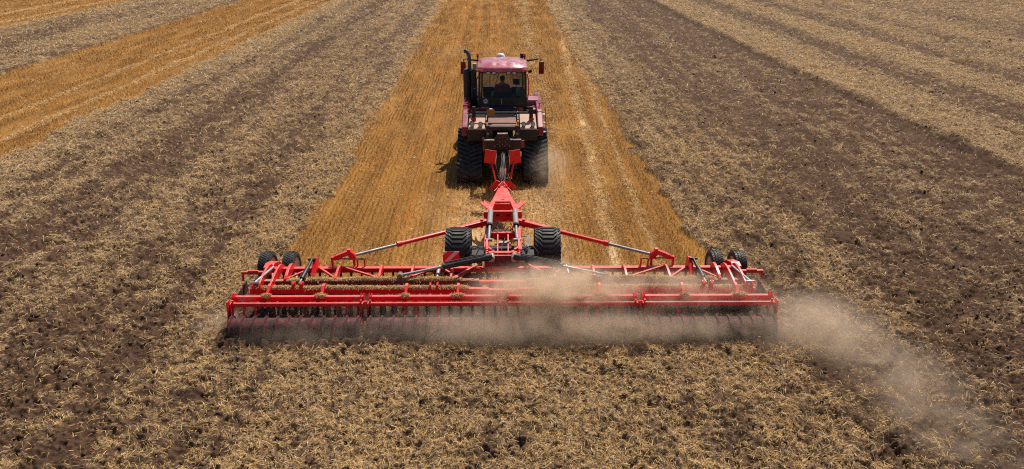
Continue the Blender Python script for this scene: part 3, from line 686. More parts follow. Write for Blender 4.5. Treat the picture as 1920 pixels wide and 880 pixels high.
# --- discs: two staggered rows, each disc on its own arm
def disc_arm(x, y, tilt):
    p = Vector((x, y, .23))
    a = MB().bar((x, y + .28, .66), (x, y + .20, .45), .05, .05).bar((x, y + .21, .46), (x + .02, y, .25), .05, .05).build('disc_arm', M['maroon'], H, bevel=.004)
    a_loc = a
    d = MB(); n = 26; prof = [(-.05, .001), (-.045, .10), (-.01, .20), (.03, .255)]
    d.lathe((0, 0, 0), prof, 'x', n); 
    rot = Matrix.Rotation(tilt, 3, 'Z')
    d.v = [tuple(rot @ Vector(q) + p) for q in d.v]
    d.build('disc', M['soilsteel'], a)
    return a
first = {}
for row, y, tl in ((0, 14.12, R(72 - 90)), (1, 13.52, R(108 - 90))):
    for i in range(46):
        x = -5.60 + i * .249 + row * .12
        if row not in first: first[row] = (disc_arm(x, y, tl), x)
        else: dup(first[row][0], H, (x - first[row][1], 0, 0))

# --- roller: four sections of tube, rings and scrapers under two bars
edges = (-5.99, -3.0, 0.0, 3.0, 5.99)
AX = (12.62, .25)
ring0 = scr0 = None
for k in range(4):
    x0, x1 = edges[k] + .05, edges[k + 1] - .05
    ub = MB().box(((x0 + x1) / 2, 13.10, .715), (x1 - x0 - .06, .085, .115)).build('roller_bar', M['red'], H, bevel=.010)
    MB().box(((x0 + x1) / 2, 12.93, .655), (x1 - x0, .055, .085)).build('scraper_bar', M['red'], H, bevel=.006)
    rs = MB().tube((max(x0 + .02, -5.88), AX[0], AX[1]), (min(x1 - .02, 5.88), AX[0], AX[1]), .222, n=40).build('roller_section', M['maroon'], H)
    for i in range(12):
        xa, xb = max(x0 + .08, -5.86), min(x1 - .08, 5.86); x = xa + i * (xb - xa) / 11
        if ring0 is None:
            ring0 = MB().lathe((x, AX[0], AX[1]), [(-.035, .215), (-.014, .272), (.014, .272), (.035, .215)], 'x', 40).build('roller_ring', M['maroon'], rs); rx = x
            scr0 = MB().curve([(x - .05, 12.97, .63), (x - .05, 12.95, .55), (x - .045, 12.88, .50), (x - .04, 12.84, .42), (x - .04, 12.82, .37)], [.026] * 33, 6).box((x - .04, 12.815, .40), (.06, .02, .09), Matrix.Rotation(R(20), 3, 'X')).build('scraper', M['orange_red' if False else 'red'], rs, bevel=.002); sx = x
        else:
            for src, nx in ((ring0, rx), (scr0, sx)):
                c_ = src.copy(); col.objects.link(c_); c_.parent = rs
                if src is scr0 and (i * 7 + k * 5) % 11 not in (0, 3, 4) and not (k == 0 and i < 3):
                    c_.material_slots[0].link = 'OBJECT'; c_.material_slots[0].material = M['soilsteel']
                c_.location = (WL[src.name] + Vector((x - nx, 0, 0))) - WL[rs.name]
    for xe, q in ((x0, 1), (x1, -1)):
        e = MB()
        for j in (0, 1): e.prism([(13.03, .63), (13.03, .79), (13.10, .84), (13.17, .80), (13.17, .63)], 'x', xe + q * (.0 + .055 * j), xe + q * (.022 + .055 * j))
        e.box((xe + q * .035, 12.98, .66), (.08, .12, .05)).tube((xe + q * .03, 12.95, .73), (xe + q * .07, 12.95, .73), .025)
        e.prism([(12.99, .70), (12.87, .70), (12.70, .30), (12.58, .20), (12.62, .34)], 'x', xe, xe + q * .02)
        e.build('bearing_plate', M['red'], H, bevel=.003)
    # lettering on the outer bars
    if k in (0, 3):
        cx = x0 + .13 if k == 0 else x1 - .48
        for txt, ox, sz in (('HORSCH', .022, .036), ('JOKER RT', .205, .044)):
            lettering(txt, sz, M['lettering'], ub, (cx + ox, 13.0555, .702))
        fr = MB(); zz = (.695, .738); yy = 13.0555
        fr.box((cx + .095, yy, .692), (.155, .003, .008)).box((cx + .095, yy, .742), (.165, .003, .005)).bar((cx + .018, yy, .694), (cx + .006, yy, .720), .003, .007).bar((cx + .006, yy, .720), (cx + .016, yy, .742), .003, .007)
        fr.build('logo_outline', M['lettering'], ub)
for s in (-1, 1):
    MB().prism([(13.01, .74), (12.88, .74), (12.84, .46), (12.70, .20), (12.78, .14), (12.98, .34)], 'x', s * 5.99, s * 6.015).build('end_plate', M['red'], H, bevel=.005)
    for x in (5.20, 4.00, 2.15, 1.0):
        pts = [(13.50, .74), (13.50, .86), (13.42, .91), (13.32, .90), (13.16, .80), (13.06, .765), (13.06, .66), (13.15, .70), (13.32, .80)]
        MB().prism(pts, 'x', s * x - .03, s * x + .03).build('roller_arm', M['red'], H, bevel=.006)
for x in (-3.0, 0, 3.0):
    MB().tube((x, 12.95, .72), (x + .015, 12.90, .56), .045, n=14).build('section_coupling', M['orange_red'], H)

# ------------------------------------------------------------------ straw caught on the frame
def heap(x0, x1, y, z, hgt, wid, seed, dens=1700):
    n = int((x1 - x0) * dens); x = rng.uniform(x0, x1, n)
    prof = hgt * (.12 + 1.5 * fbm(x, x * 0, .8, seed, 3) ** 1.4) * sst(0, .15, np.minimum(x - x0, x1 - x))
    a = rng.uniform(-1, 1, n); yy = y + a * wid; zz = z + prof * rng.random(n) ** .5 * (1 - .6 * a * a) - .05 * (rng.random(n) < .05)
    xs = np.linspace(x0, x1, int((x1 - x0) * 40)); ph = hgt * (.12 + 1.5 * fbm(xs, xs * 0, .8, seed, 3) ** 1.4) * sst(0, .15, np.minimum(xs - x0, x1 - xs)) * .8 + .004
    A = np.linspace(0, np.pi, 9); X_ = np.repeat(xs[:, None], 9, 1); Y_ = y + np.cos(A)[None] * wid * .85 * (.8 + .4 * vn(X_, np.cos(A)[None] + 0 * X_, .05, 3)); Z_ = z + np.sin(A)[None] * ph[:, None] * (.75 + .5 * vn(X_, A[None] * .1 + 0 * X_, .04, 4))
    g = np.arange((len(xs) - 1) * 8); gb_ = (g // 8) * 9 + g % 8; qq = np.stack([gb_, gb_ + 1, gb_ + 10, gb_ + 9], 1)
    core = (np.stack([X_, Y_, Z_], -1).reshape(-1, 3), qq, np.array([[.70, .50, .27]]) * (.75 + .5 * rng.random((X_.size, 1))))
    return merge([core, heap_strands(x, yy, zz, n)])
def heap_strands(x, yy, zz, n):
    return strands(x, yy, zz, rng.uniform(.03, .11, n) * np.where(rng.random(n) < .12, 1.9, 1), rng.uniform(.004, .008, n), rng.normal(0, .9, n) + np.pi * rng.integers(0, 2, n), rng.normal(0, .4, n), rng.uniform(0, .6, n), straw_colors(n))
for s in (-1, 1):
    for nm, lab, args in (('straw_heap', ('left', 'right'), ((.95, 4.95, 13.88, .76, .085, .05), (.75, 5.58, 13.48, .76, .07, .045))),):
        for (xa, xb, y, z, hg, wd), beam in zip(args, ('middle', 'rear')):
            a_, b_ = (xa, xb) if s > 0 else (-xb, -xa)
            co, q, c = heap(a_, b_, y, z, hg, wd, 200 + int(y * 10) + s)
            me = quick_mesh(nm, co, q, colr=c); me.materials.append(M['straw']); o = bpy.data.objects.new(nm, me); col.objects.link(o)
            tag(o, f'long ridge of trapped straw lying on the {beam} red beam of the {"right" if s > 0 else "left"} wing', 'straw', 'straw ridges on the beams', 'stuff')
def wad(x, y, z, r, n=420):
    u = rng.normal(size=(n, 3)); u /= np.linalg.norm(u, axis=1)[:, None]; rr = r * rng.random((n, 1)) ** .5 * np.array([[rng.uniform(1.2, 2.4), .7, rng.uniform(.45, .75)]])
    p = u * rr + np.array([[x, y, z]]); p[:, 2] = np.maximum(p[:, 2], z - r * .8 + .0 * p[:, 2])
    return strands(p[:, 0], p[:, 1], p[:, 2], rng.uniform(.03, .10, n), rng.uniform(.004, .008, n), rng.uniform(0, 6.28, n), rng.normal(0, .5, n), rng.uniform(0, .6, n), straw_colors(n))
where = {5.2: 'nearest the {} end of the harrow', 4.0: 'second from the {} end of the harrow', 2.15: 'third from the {} end of the harrow', 1.0: 'just {} of the middle of the harrow'}
for s in (-1, 1):
    for x, w in where.items():
        co, q, c = wad(s * x, 13.08, .80, .085)
        me = quick_mesh('straw_clump', co, q, colr=c); me.materials.append(M['straw']); o = bpy.data.objects.new('straw_clump', me); col.objects.link(o)
        tag(o, 'straw clump caught on the rear red bar, ' + w.format('right' if s > 0 else 'left'), 'straw clump', 'straw clumps on the rear bar')
# bits of straw and soil in the air behind the roller
n = 320
x = rng.uniform(-6.0, 6.0, n); y = rng.uniform(12.0, 12.7, n); z = .05 + rng.random(n) ** 1.6 * .55
co, q, c = strands(x, y, z, rng.uniform(.02, .07, n), rng.uniform(.005, .010, n), rng.uniform(0, 6.28, n), rng.normal(0, .8, n), rng.uniform(0, .5, n), np.where(rng.random((n, 1)) < .45, straw_colors(n), np.array([[.09, .06, .05]])))
me = quick_mesh('flying_debris', co, q, colr=c); me.materials.append(M['straw']); o = bpy.data.objects.new('flying_debris', me); col.objects.link(o)
tag(o, 'bits of straw and soil flying up behind the harrow roller', 'debris', kind='stuff')

# ------------------------------------------------------------------ THE TRACTOR
T = empty('tracked_tractor', (0, 24.5, 0), 'dark red tractor on four black rubber tracks pulling the harrow', 'tractor')
def belt_profile(c0, n_arc=12):
    """closed outline (y,z) of the belt round two low idlers and the high drive wheel; returns points"""
    circ = [((c0 + 1.90, .41), .40), ((c0 + .90, 1.17), .45), ((c0, .41), .40)]
    pts = []
    k = len(circ)
    tang = []
    for i in range(k):
        (a, ra), (b, rb) = circ[i], circ[(i + 1) % k]
        dx, dz = b[0] - a[0], b[1] - a[1]; L_ = math.hypot(dx, dz); base = math.atan2(dz, dx); off = math.acos((ra - rb) / L_)
        ang = base - off
        tang.append((ang, (a[0] + ra * math.cos(ang), a[1] + ra * math.sin(ang)), (b[0] + rb * math.cos(ang), b[1] + rb * math.sin(ang))))
    for i in range(k):
        (c, r) = circ[i]; a0 = tang[i - 1][0]; a1 = tang[i][0]
        while a1 < a0: a1 += 2 * math.pi
        for j in range(n_arc + 1):
            t = a0 + (a1 - a0) * j / n_arc; pts.append((c[0] + r * math.cos(t), c[1] + r * math.sin(t)))
    return pts
def track_unit(x, c0):
    root = bpy.data.objects.new('track_unit', None); col.objects.link(root); root.parent = T
    wl = Vector((x, c0 + .9, 0)); root.location = wl - WL[T.name]; WL[root.name] = wl
    P = belt_profile(c0); w = .84
    # resample
    seg = [math.dist(P[i], P[(i + 1) % len(P)]) for i in range(len(P))]; tot = sum(seg)
    def at(u):
        u %= tot
        for i, l in enumerate(seg):
            if u <= l:
                a, b = P[i], P[(i + 1) % len(P)]; t = u / l if l > 1e-9 else 0
                return (a[0] + (b[0] - a[0]) * t, a[1] + (b[1] - a[1]) * t)
            u -= l
        return P[0]
    mb = MB(); n = 150; th = .035
    ring = []
    for i in range(n):
        p = at(tot * i / n); q_ = at(tot * i / n + .02); dy, dz = q_[0] - p[0], q_[1] - p[1]; l = math.hypot(dy, dz) or 1
        ring.append((p, (dz / l, -dy / l)))
    vs = []
    for p, nn in ring:
        for xx, o in ((-w / 2, -.0), (w / 2, -.0), (w / 2, -th), (-w / 2, -th)): vs.append((x + xx, p[0] + nn[0] * o, p[1] + nn[1] * o))
    fs = []
    for i in range(n):
        a, b = i * 4, ((i + 1) % n) * 4
        for j in range(4): fs.append((a + j, a + (j + 1) % 4, b + (j + 1) % 4, b + j))
    mb.add(vs, fs, False)
    nl = 42; rise = .16; hh = .058
    for i in range(nl):
        for s in (-1, 1):
            u0 = tot * (i + (.5 if s > 0 else 0)) / nl
            secs = []
            for k in range(4):
                f = k / 3; xx = s * (.025 + (w / 2 - .022) * f); uu = u0 - rise * f * LUGDIR
                for du in (-.032, .032):
                    p = at(uu + du); q_ = at(uu + du + .02); dy, dz = q_[0] - p[0], q_[1] - p[1]; l = math.hypot(dy, dz) or 1; nn = (dz / l, -dy / l)
                    secs.append(((x + xx, p[0] - nn[0] * .005, p[1] - nn[1] * .005), (x + xx, p[0] + nn[0] * hh, p[1] + nn[1] * hh)))
            vs = []
            for k in range(4): vs += [secs[2 * k][0], secs[2 * k][1], secs[2 * k + 1][1], secs[2 * k + 1][0]]
            fs = [(0, 1, 2, 3), (15, 14, 13, 12)]
            for k in range(3):
                for j in range(4): fs.append((k * 4 + j, (k + 1) * 4 + j, (k + 1) * 4 + (j + 1) % 4, k * 4 + (j + 1) % 4))
            mb.add(vs, fs)
    mb.build('rubber_track', M['rubber'], root)
    for (cy, cz, r, nm) in ((c0, .40, .34, 'idler_wheel'), (c0 + 1.9, .40, .34, 'idler_wheel'), (c0 + .92, 1.17, .40, 'drive_wheel'), (c0 + .6, .26, .2, 'track_roller'), (c0 + 1.2, .26, .2, 'track_roller')):
        m_ = MB()
        for q_ in (-1, 1): m_.lathe((x, cy, cz), [(q_ * .10, .05), (q_ * .14, r * .5), (q_ * .30, r * .8), (q_ * .31, r), (q_ * .10, r)], 'x', 28)
        m_.build(nm, M['blacksteel'], root)
    MB().prism([(c0 + .1, .30), (c0 + 1.7, .30), (c0 + 1.25, .85), (c0 + .92, 1.2), (c0 + .6, .85)], 'x', x - .07, x + .07).build('track_frame', M['tred'], root, bevel=.02)
    return root
LUGDIR = 1
for x in (-1.13, 1.13):
    for c0 in (22.28, 26.4): track_unit(x, c0)

# chassis, decks, body sides
MB().box((0, 24.3, 1.15), (.75, 3.6, .55)).box((0, 27.5, 1.25), (.9, 3.2, .6)).box((0, 23.6, .95), (1.6, .35, .35)).box((0, 27.5, .95), (1.6, .35, .35)).build('chassis', M['blacksteel'], T, bevel=.03)
MB().prism([(22.75, 1.90), (22.75, 1.84), (24.15, 2.02), (24.15, 2.10)], 'x', -.50, .47).build('rear_deck', M['deck2'], T, bevel=.01)
MB().box((.53, 23.35, 2.02), (.05, 1.1, .14), Matrix.Rotation(R(7), 3, 'X')).box((-.56, 23.3, 2.0), (.035, 1.2, .10), Matrix.Rotation(R(7), 3, 'X')).build('deck_rail', M['tan'], T, bevel=.006)
MB().box((-.02, 24.12, 2.12), (1.0, .05, .12)).box((.62, 24.1, 2.13), (.26, .08, .16)).box((-.7, 24.1, 2.12), (.35, .08, .14)).build('rear_bulkhead', M['tred'], T, bevel=.02)
MB().prism([(23.95, 2.11), (23.95, 2.17), (24.1, 2.23), (24.1, 2.11)], 'x', -.30, .40).build('vent_grille', M['navy'], T, bevel=.005)
for s in (-1, 1):
    MB().prism([(22.55, 1.86), (22.55, 1.80), (23.75, 1.98), (23.75, 2.05)], 'x', s * .60, s * 1.16).build('fender', M['deck'], T, bevel=.012)
    MB().box((s * .89, 22.56, 1.68), (.64, .04, .26)).box((s * .89, 22.85, 1.58), (.62, .6, .30)).build('mud_guard', M['black'], T, bevel=.01)
    MB().prism([(22.66, 1.55), (22.70, 1.86), (23.7, 2.22), (24.6, 2.30), (26.2, 2.26), (26.2, 1.50), (23.4, 1.62)], 'x', s * 1.20, s * 1.40).build('body_side', M['tred'], T, bevel=.03)
    for xx in (.75 if s < 0 else .72, 1.03):
        lx = s * xx
        lp = MB().tube((lx, 22.72, 1.98), (lx, 22.64, 1.97), .075, .08, n=18).tube((lx, 22.70, 1.88), (lx, 22.70, 1.97), .02).box((lx, 22.72, 1.90), (.10, .06, .03)).build('work_lamp', M['black'], T)
        MB().tube((lx, 22.638, 1.97), (lx, 22.628, 1.97), .066, n=18).build('lamp_lens', M['lens'], lp)
    br = MB().box((s * .99, 23.2, 2.24), (.13, .10, .42)).build('lamp_bar_bracket', M['black'], T, bevel=.01)
    MB().box((s * .99, 23.18, 2.02), (.15, .10, .10)).box((s * 1.06, 23.17, 2.02), (.08, .07, .06)).build('tail_lamp', M['redlens'], T, bevel=.015)
MB().box((0, 23.14, 2.245), (1.9, .06, .07)).build('lamp_bar', M['blacksteel'], T, bevel=.012)
pl = MB().box((-.40, 23.09, 2.26), (.27, .015, .20)).build('number_plate', M['plate'], T, bevel=.004)
MB().box((-.40, 23.10, 2.385), (.10, .06, .03)).build('plate_lamp', M['white'], pl)
# tool box / tank on the right, steps on its flank, battery box on the left
MB().box((1.06, 25.0, 2.20), (.50, .62, .24)).build('tool_box', M['troof'], T, bevel=.015)
MB().box((1.22, 25.0, 1.85), (.40, 1.9, .60)).build('fuel_tank', M['tred'], T, bevel=.08)
stp = MB()
for yy, zz in ((22.95, 1.62), (23.25, 1.86), (23.55, 2.08)): stp.box((1.44, yy, zz), (.16, .18, .03))
st_ = stp.build('step', M['steel'], T, bevel=.006)
MB().path([(1.50, 22.85, 1.58), (1.50, 23.0, 1.85), (1.50, 23.6, 2.35), (1.42, 23.75, 2.45), (1.30, 23.75, 2.42), (1.28, 23.6, 2.28)], .018, 8).build('hand_rail', M['tred'], T)
MB().box((-1.28, 24.3, 2.16), (.26, .5, .28)).build('battery_box', M['tred'], T, bevel=.03)
gr = MB()
for i in range(6): gr.box((-1.19 + .045 * i, 23.55, 2.20), (.015, .06, .16))
gr.build('side_grille', M['tred'], T); MB().box((-1.08, 23.5, 2.10), (.28, .05, .03)).build('grille_trim', M['white'], T)
# hood ahead of the cab
MB().prism([(26.15, 1.45), (26.15, 2.26), (26.6, 2.28), (29.0, 2.02), (29.4, 1.85), (29.5, 1.35)], 'x', -.72, .72).build('hood', M['tred'], T, bevel=.12)
MB().box((0, 29.50, 1.55), (1.1, .08, .45)).build('front_grille', M['black'], T, bevel=.02)
# exhaust and intake stack at the left of the cab
MB().lathe((-1.295, 25.55, 0), [(1.75, .001), (1.75, .165), (3.22, .165), (3.27, .13), (3.28, .001)], 'z', 26).build('exhaust_stack', M['navy'], T)
MB().box((-1.06, 25.45, 2.95), (.20, .34, .70)).box((-1.05, 25.4, 2.3), (.24, .4, .9)).build('air_cleaner', M['black'], T, bevel=.05)
MB().curve([(-1.215, 25.55, 3.2), (-1.215, 25.55, 3.60), (-1.24, 25.58, 3.80), (-1.33, 25.62, 3.91), (-1.40, 25.64, 3.90)], .068, 14).build('exhaust_pipe', M['exhaust'], T)
MB().tube((-1.02, 25.3, 2.62), (-1.02, 25.2, 2.60), .05).box((-1.02, 25.3, 3.42), (.14, .10, .20)).build('stack_clamp', M['steel'], T)

# --- cab
C0, C1 = 24.22, 26.15
cf = MB()
for s in (-1, 1):
    cf.bar((s * .845, 24.22, 2.2), (s * .82, 24.55, 3.42), .075, .09)        # rear posts
    cf.bar((s * .86, 25.2, 1.8), (s * .83, 25.2, 3.42), .07, .05)
    cf.bar((s * .80, 26.1, 1.9), (s * .76, 26.0, 3.42), .06, .07)
    cf.box((s * .84, 25.2, 1.95), (.06, 1.9, .6)); cf.box((s * .82, 25.3, 3.39), (.05, 1.6, .06))
cf.box((0, 24.20, 2.36), (1.62, .06, .34)); cf.box((0, 24.52, 3.38), (1.64, .06, .12)); cf.box((0, 26.02, 3.38), (1.5, .06, .10)); cf.box((0, 26.1, 2.3), (1.5, .06, .4)); cf.box((0, 25.2, 1.78), (1.64, 1.9, .08))
cf.box((.715, 24.25, 2.66), (.20, .04, .34), Matrix.Rotation(R(-15), 3, 'X'))
cab = cf.build('cab_frame', M['black'], T, bevel=.015)
MB().add([(-.80, 24.25, 2.5), (.80, 24.25, 2.5), (.78, 24.52, 3.34), (-.78, 24.52, 3.34)], [(0, 1, 2, 3)]).build('rear_window', M['glass'], T)
MB().add([(-.76, 26.09, 2.45), (.76, 26.09, 2.45), (.73, 26.0, 3.36), (-.73, 26.0, 3.36)], [(0, 1, 2, 3)]).build('windscreen', M['glass'], T)
for s in (-1, 1): MB().add([(s * .85, 24.32, 2.25), (s * .85, 26.06, 2.25), (s * .81, 25.98, 3.36), (s * .81, 24.6, 3.36)], [(0, 1, 2, 3)]).build('side_window', M['glass'], T)
MB().path([(.88, 24.35, 2.35), (.93, 24.38, 2.6), (.93, 24.5, 3.1), (.89, 24.55, 3.28)], .02, 8).build('grab_handle', M['red'], T)
MB().path([(-.88, 24.3, 2.5), (-.92, 24.35, 2.6), (-.92, 24.5, 3.1), (-.88, 24.55, 3.2)], .02, 8).build('grab_handle', M['black'], T)
# roof: rounded shell with shallow ribs
me = bpy.data.meshes.new('cab_roof'); nx, ny = 30, 24; vs = []; fs = []
for j in range(ny + 1):
    for i in range(nx + 1):
        u, v = -1 + 2 * i / nx, -1 + 2 * j / ny
        e = (abs(u) ** 5 + abs(v) ** 5) ** (1 / 5) or 1e-6; m_ = max(abs(u), abs(v)) or 1e-6
        uu, vv = u * m_ / e, v * m_ / e; k = m_
        z = 3.50 + .17 * (1 - k ** 4) + (.012 if abs(u) < .72 and (i % 6 in (1, 2, 3, 4)) and -.8 < v < .5 else 0)
        vs.append((uu * .93, 25.33 + vv * .98, z))
for j in range(ny):
    for i in range(nx): a = j * (nx + 1) + i; fs.append((a, a + 1, a + nx + 2, a + nx + 1))
rim_i = [i for i in range(nx + 1)] + [(j + 1) * (nx + 1) - 1 for j in range(1, ny + 1)] + [ny * (nx + 1) + i for i in range(nx - 1, -1, -1)] + [j * (nx + 1) for j in range(ny - 1, 0, -1)]
b0 = len(vs); k = len(rim_i)
for i in rim_i: x_, y_, z_ = vs[i]; vs.append((x_ * 1.0, y_, z_ - .07))
for i in rim_i: x_, y_, z_ = vs[i]; vs.append((x_ * .95, 25.33 + (y_ - 25.33) * .95, z_ - .13))
for i in range(k):
    a, b = rim_i[i], rim_i[(i + 1) % k]; c_, d_ = b0 + i, b0 + (i + 1) % k
    fs.append((b, a, c_, d_)); fs.append((d_, c_, c_ + k, d_ + k))
fs.append(tuple(b0 + k + i for i in range(k)))
rb = MB(); rb.add(vs, fs, True); rb.sm[-1] = False
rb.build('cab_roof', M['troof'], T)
for s in (-1, 1):
    tl = MB().box((s * .79, 24.40, 3.435), (.20, .07, .075)).build('roof_tail_lamp', M['redlens'], T, bevel=.015)
    MB().box((s * .74, 24.362, 3.435), (.06, .008, .05)).build('lamp_lens', M['amber'], tl)
for x in (-.50, -.30, .22, .42):
    wl_ = MB().box((x, 24.40, 3.36), (.17, .10, .10)).build('roof_lamp', M['black'], T, bevel=.02)
    MB().ball((x, 24.345, 3.365), (.068, .02, .038)).build('lamp_lens', M['lens'], wl_)
gp = MB().lathe((-.06, 26.05, 3.62), [(0, .17), (.05, .15), (.10, .13), (.13, .08), (.145, .001)], 'z', 24, sharp=False).build('satellite_dome', M['white'], T)
MB().lathe((-.06, 26.05, 3.60), [(-.06, .22), (.0, .19), (.035, .172)], 'z', 24).build('dome_base', M['troof'], gp)
for x in (-.93, .83):
    bc = MB().tube((x, 26.15, 3.40), (x, 26.15, 3.60), .022).tube((x, 26.15, 3.58), (x, 26.15, 3.66), .04, .05, n=14).build('beacon', M['black'], T)
    MB().lathe((x, 26.15, 3.66), [(0, .05), (.07, .048), (.09, .03), (.095, .001)], 'z', 18, sharp=False).build('beacon_lens', M['amber'], bc)
MB().box((.73, 26.25, 3.62), (.12, .14, .22)).build('camera_box', M['black'], T, bevel=.03)
for s in (-1, 1):
    MB().bar((s * .80, 26.2, 3.45), (s * 1.34, 26.25, 3.50), .09, .08, .06, .05).bar((s * 1.30, 26.24, 3.52), (s * 1.48, 26.2, 3.51), .03, .03).tube((s * 1.46, 26.2, 3.52), (s * 1.46, 26.2, 3.42), .018).build('mirror_arm', M['black'], T, bevel=.008)
    mr = MB().box((s * 1.48, 26.15, 3.20), (.19, .09, .46), Matrix.Rotation(s * R(6), 3, 'Z')).build('mirror', M['black'], T, bevel=.025)
    MB().box((s * 1.48 , 26.103, 3.20), (.15, .006, .40), Matrix.Rotation(s * R(6), 3, 'Z')).build('mirror_glass', M['mirror'], mr)
    MB().tube((s * .97, 24.9, 3.30), (s * 1.02, 24.78, 3.34), .05, .055).bar((s * .85, 24.95, 3.34), (s * .98, 24.9, 3.31), .03, .03).build('side_lamp', M['black'], T)
# speed sign with 40
sg = MB().tube((-.60, 24.165, 2.40), (-.60, 24.155, 2.40), .085, n=28).build('speed_sign', M['white'], T)
MB().lathe((-.60, 24.153, 2.40), [(-.002, .078), (-.002, .068)], 'y', 28).build('sign_ring', M['black'], sg)
lettering('40', .115, M['black'], sg, (-.60, 24.152, 2.40), True, .002)
MB().tube((-.03, 24.16, 2.50), (-.03, 24.15, 2.42), .012).tube((-.03, 24.15, 2.42), (-.03, 24.15, 2.28), .016).build('wiper', M['steel'], T)
# inside the cab
seat = MB().box((0, 25.02, 2.22), (.52, .50, .14)).prism([(24.78, 2.2), (24.90, 2.2), (24.80, 2.58), (24.70, 2.58)], 'x', -.25, .25).box((0, 24.98, 2.0), (.36, .36, .3)).build('driver_seat', M['seat'], T, bevel=.05)
MB().box((.40, 25.05, 2.36), (.14, .55, .10)).bar((-.36, 25.0, 2.42), (-.36, 25.35, 2.42), .09, .07).build('arm_rest', M['seat'], T, bevel=.03)
MB().bar((0, 25.95, 1.9), (0, 25.68, 2.55), .12, .12).box((0, 25.95, 2.45), (.7, .14, .14)).build('dashboard', M['black'], T, bevel=.03)
sw = MB(); 
cc = Vector((0, 25.60, 2.60)); e1 = Vector((1, 0, 0)); e2 = Vector((0, math.cos(R(35)), math.sin(R(35))))
pts = [cc + (e1 * math.cos(a) + e2 * math.sin(a)) * .20 for a in [2 * math.pi * i / 28 for i in range(29)]]
sw.path(pts, .016, 8)
for a in (R(90), R(210), R(330)): sw.tube(cc, cc + (e1 * math.cos(a) + e2 * math.sin(a)) * .2, .014, n=8)
sw.build('steering_wheel', M['black'], T)
mo = MB().box((.52, 25.55, 2.80), (.26, .04, .22), Matrix.Rotation(R(-20), 3, 'Z')).tube((.5, 25.6, 2.4), (.52, 25.57, 2.75), .015).build('monitor', M['black'], T, bevel=.01)
MB().box((.60, 24.75, 2.52), (.20, .05, .14)).box((.58, 24.7, 2.66), (.16, .03, .26)).build('cab_console', M['mint'], T, bevel=.02)
MB().tube((-.36, 24.6, 2.48), (-.36, 24.6, 2.66), .05, .035).build('bottle', M['yellow'], T)
MB().bar((-.30, 26.0, 2.5), (-.05, 25.99, 3.3), .02, .02).bar((-.46, 24.42, 2.5), (-.44, 24.55, 3.34), .025, .02).build('wiper_arm', M['black'], T)
# --- rear hitch
MB().box((0, 22.02, 2.01), (.92, .08, .14)).build('hitch_cross_bar', M['blacksteel'], T, bevel=.015)
for s in (-1, 1):
    hc = MB().tube((s * .48, 22.05, 2.05), (s * .49, 21.95, 1.55), .07, n=16).box((s * .48, 22.02, 2.05), (.12, .12, .12)).build('lift_ram', M['navy'], T)
    MB().tube((s * .485, 21.93, 1.86), (s * .485, 21.915, 1.86), .04, n=14).build('ram_cap', M['grey'], hc)
    MB().bar((s * .47, 21.95, 1.5), (s * .42, 21.6, .75), .07, .10).build('lift_arm', M['blacksteel'], T, bevel=.01)
    MB().bar((s * .52, 22.9, 1.82), (s * .50, 22.05, 2.04), .06, .14).build('hitch_side_plate', M['tan'], T, bevel=.01)
MB().prism([(-.60, 1.70), (-.60, 1.35), (.60, 1.35), (.60, 1.70), (.26, 1.72), (.15, 1.92), (-.17, 1.92), (-.28, 1.70)], 'y', 21.66, 21.74).build('hitch_plate', M['blacksteel'], T, bevel=.006)
tr = MB().box((-.44, 21.70, 1.712), (.33, .14, .02)).box((.43, 21.70, 1.725), (.35, .14, .02)).box((0, 21.70, 1.928), (.34, .14, .02)); tr.build('hitch_plate_edge', M['tan'], T)
cp = MB()
for i in range(7): cp.tube((-.25 + .08 * i, 21.66, 1.55 + .06 * (i % 2)), (-.25 + .08 * i, 21.58, 1.54 + .06 * (i % 2)), .018, n=8)
for x, z in ((-.10, 1.82), (0, 1.83), (.10, 1.82), (.17, 1.76), (-.1, 1.66), (.09, 1.66)): cp.tube((x, 21.66, z), (x, 21.645, z), .016, n=8)
cp.build('hose_coupling', M['steel'], T)
MB().box((0, 22.1, 1.0), (.5, 1.2, .5)).bar((0, 22.4, .72), (0, 21.2, .62), .14, .08).box((0, 21.7, 1.15), (.7, .12, .4)).build('drawbar_hitch', M['blacksteel'], T, bevel=.015)
MB().box((.66, 21.95, 1.50), (.14, .05, .26)).box((-.62, 22.3, 1.4), (.1, .4, .4)).build('hitch_side_plate', M['tred'], T, bevel=.01)
Hoses().curve([(.33, 21.64, 1.74), (.34, 21.55, 1.5), (.30, 21.4, 1.2), (.25, 21.2, 1.0)], .012, 6).curve([(-.2, 21.6, 1.55), (-.22, 21.4, 1.3), (-.12, 21.2, 1.1)], .012, 6).curve([(.12, 21.6, 1.55), (.2, 21.4, 1.25), (.12, 21.2, 1.1)], .012, 6).build('hydraulic_hose', M['black'], T)

# ------------------------------------------------------------------ driver
def skin_mesh(name, verts, edges, radii, m, parent, loc, root=0, sub=2):
    me = bpy.data.meshes.new(name); me.from_pydata([Vector(v) for v in verts], edges, []); me.materials.append(m)
    o = bpy.data.objects.new(name, me); col.objects.link(o); o.location = loc
    if parent: o.parent = parent
    md = o.modifiers.new('skin', 'SKIN'); md.use_smooth_shade = True
    for i, r_ in enumerate(radii):
        me.skin_vertices[0].data[i].radius = (r_, r_) if not isinstance(r_, tuple) else r_; me.skin_vertices[0].data[i].use_root = (i == root)
    sb = o.modifiers.new('sub', 'SUBSURF'); sb.levels = sb.render_levels = sub
    return o
DL = Vector((0, 24.98, 2.30))
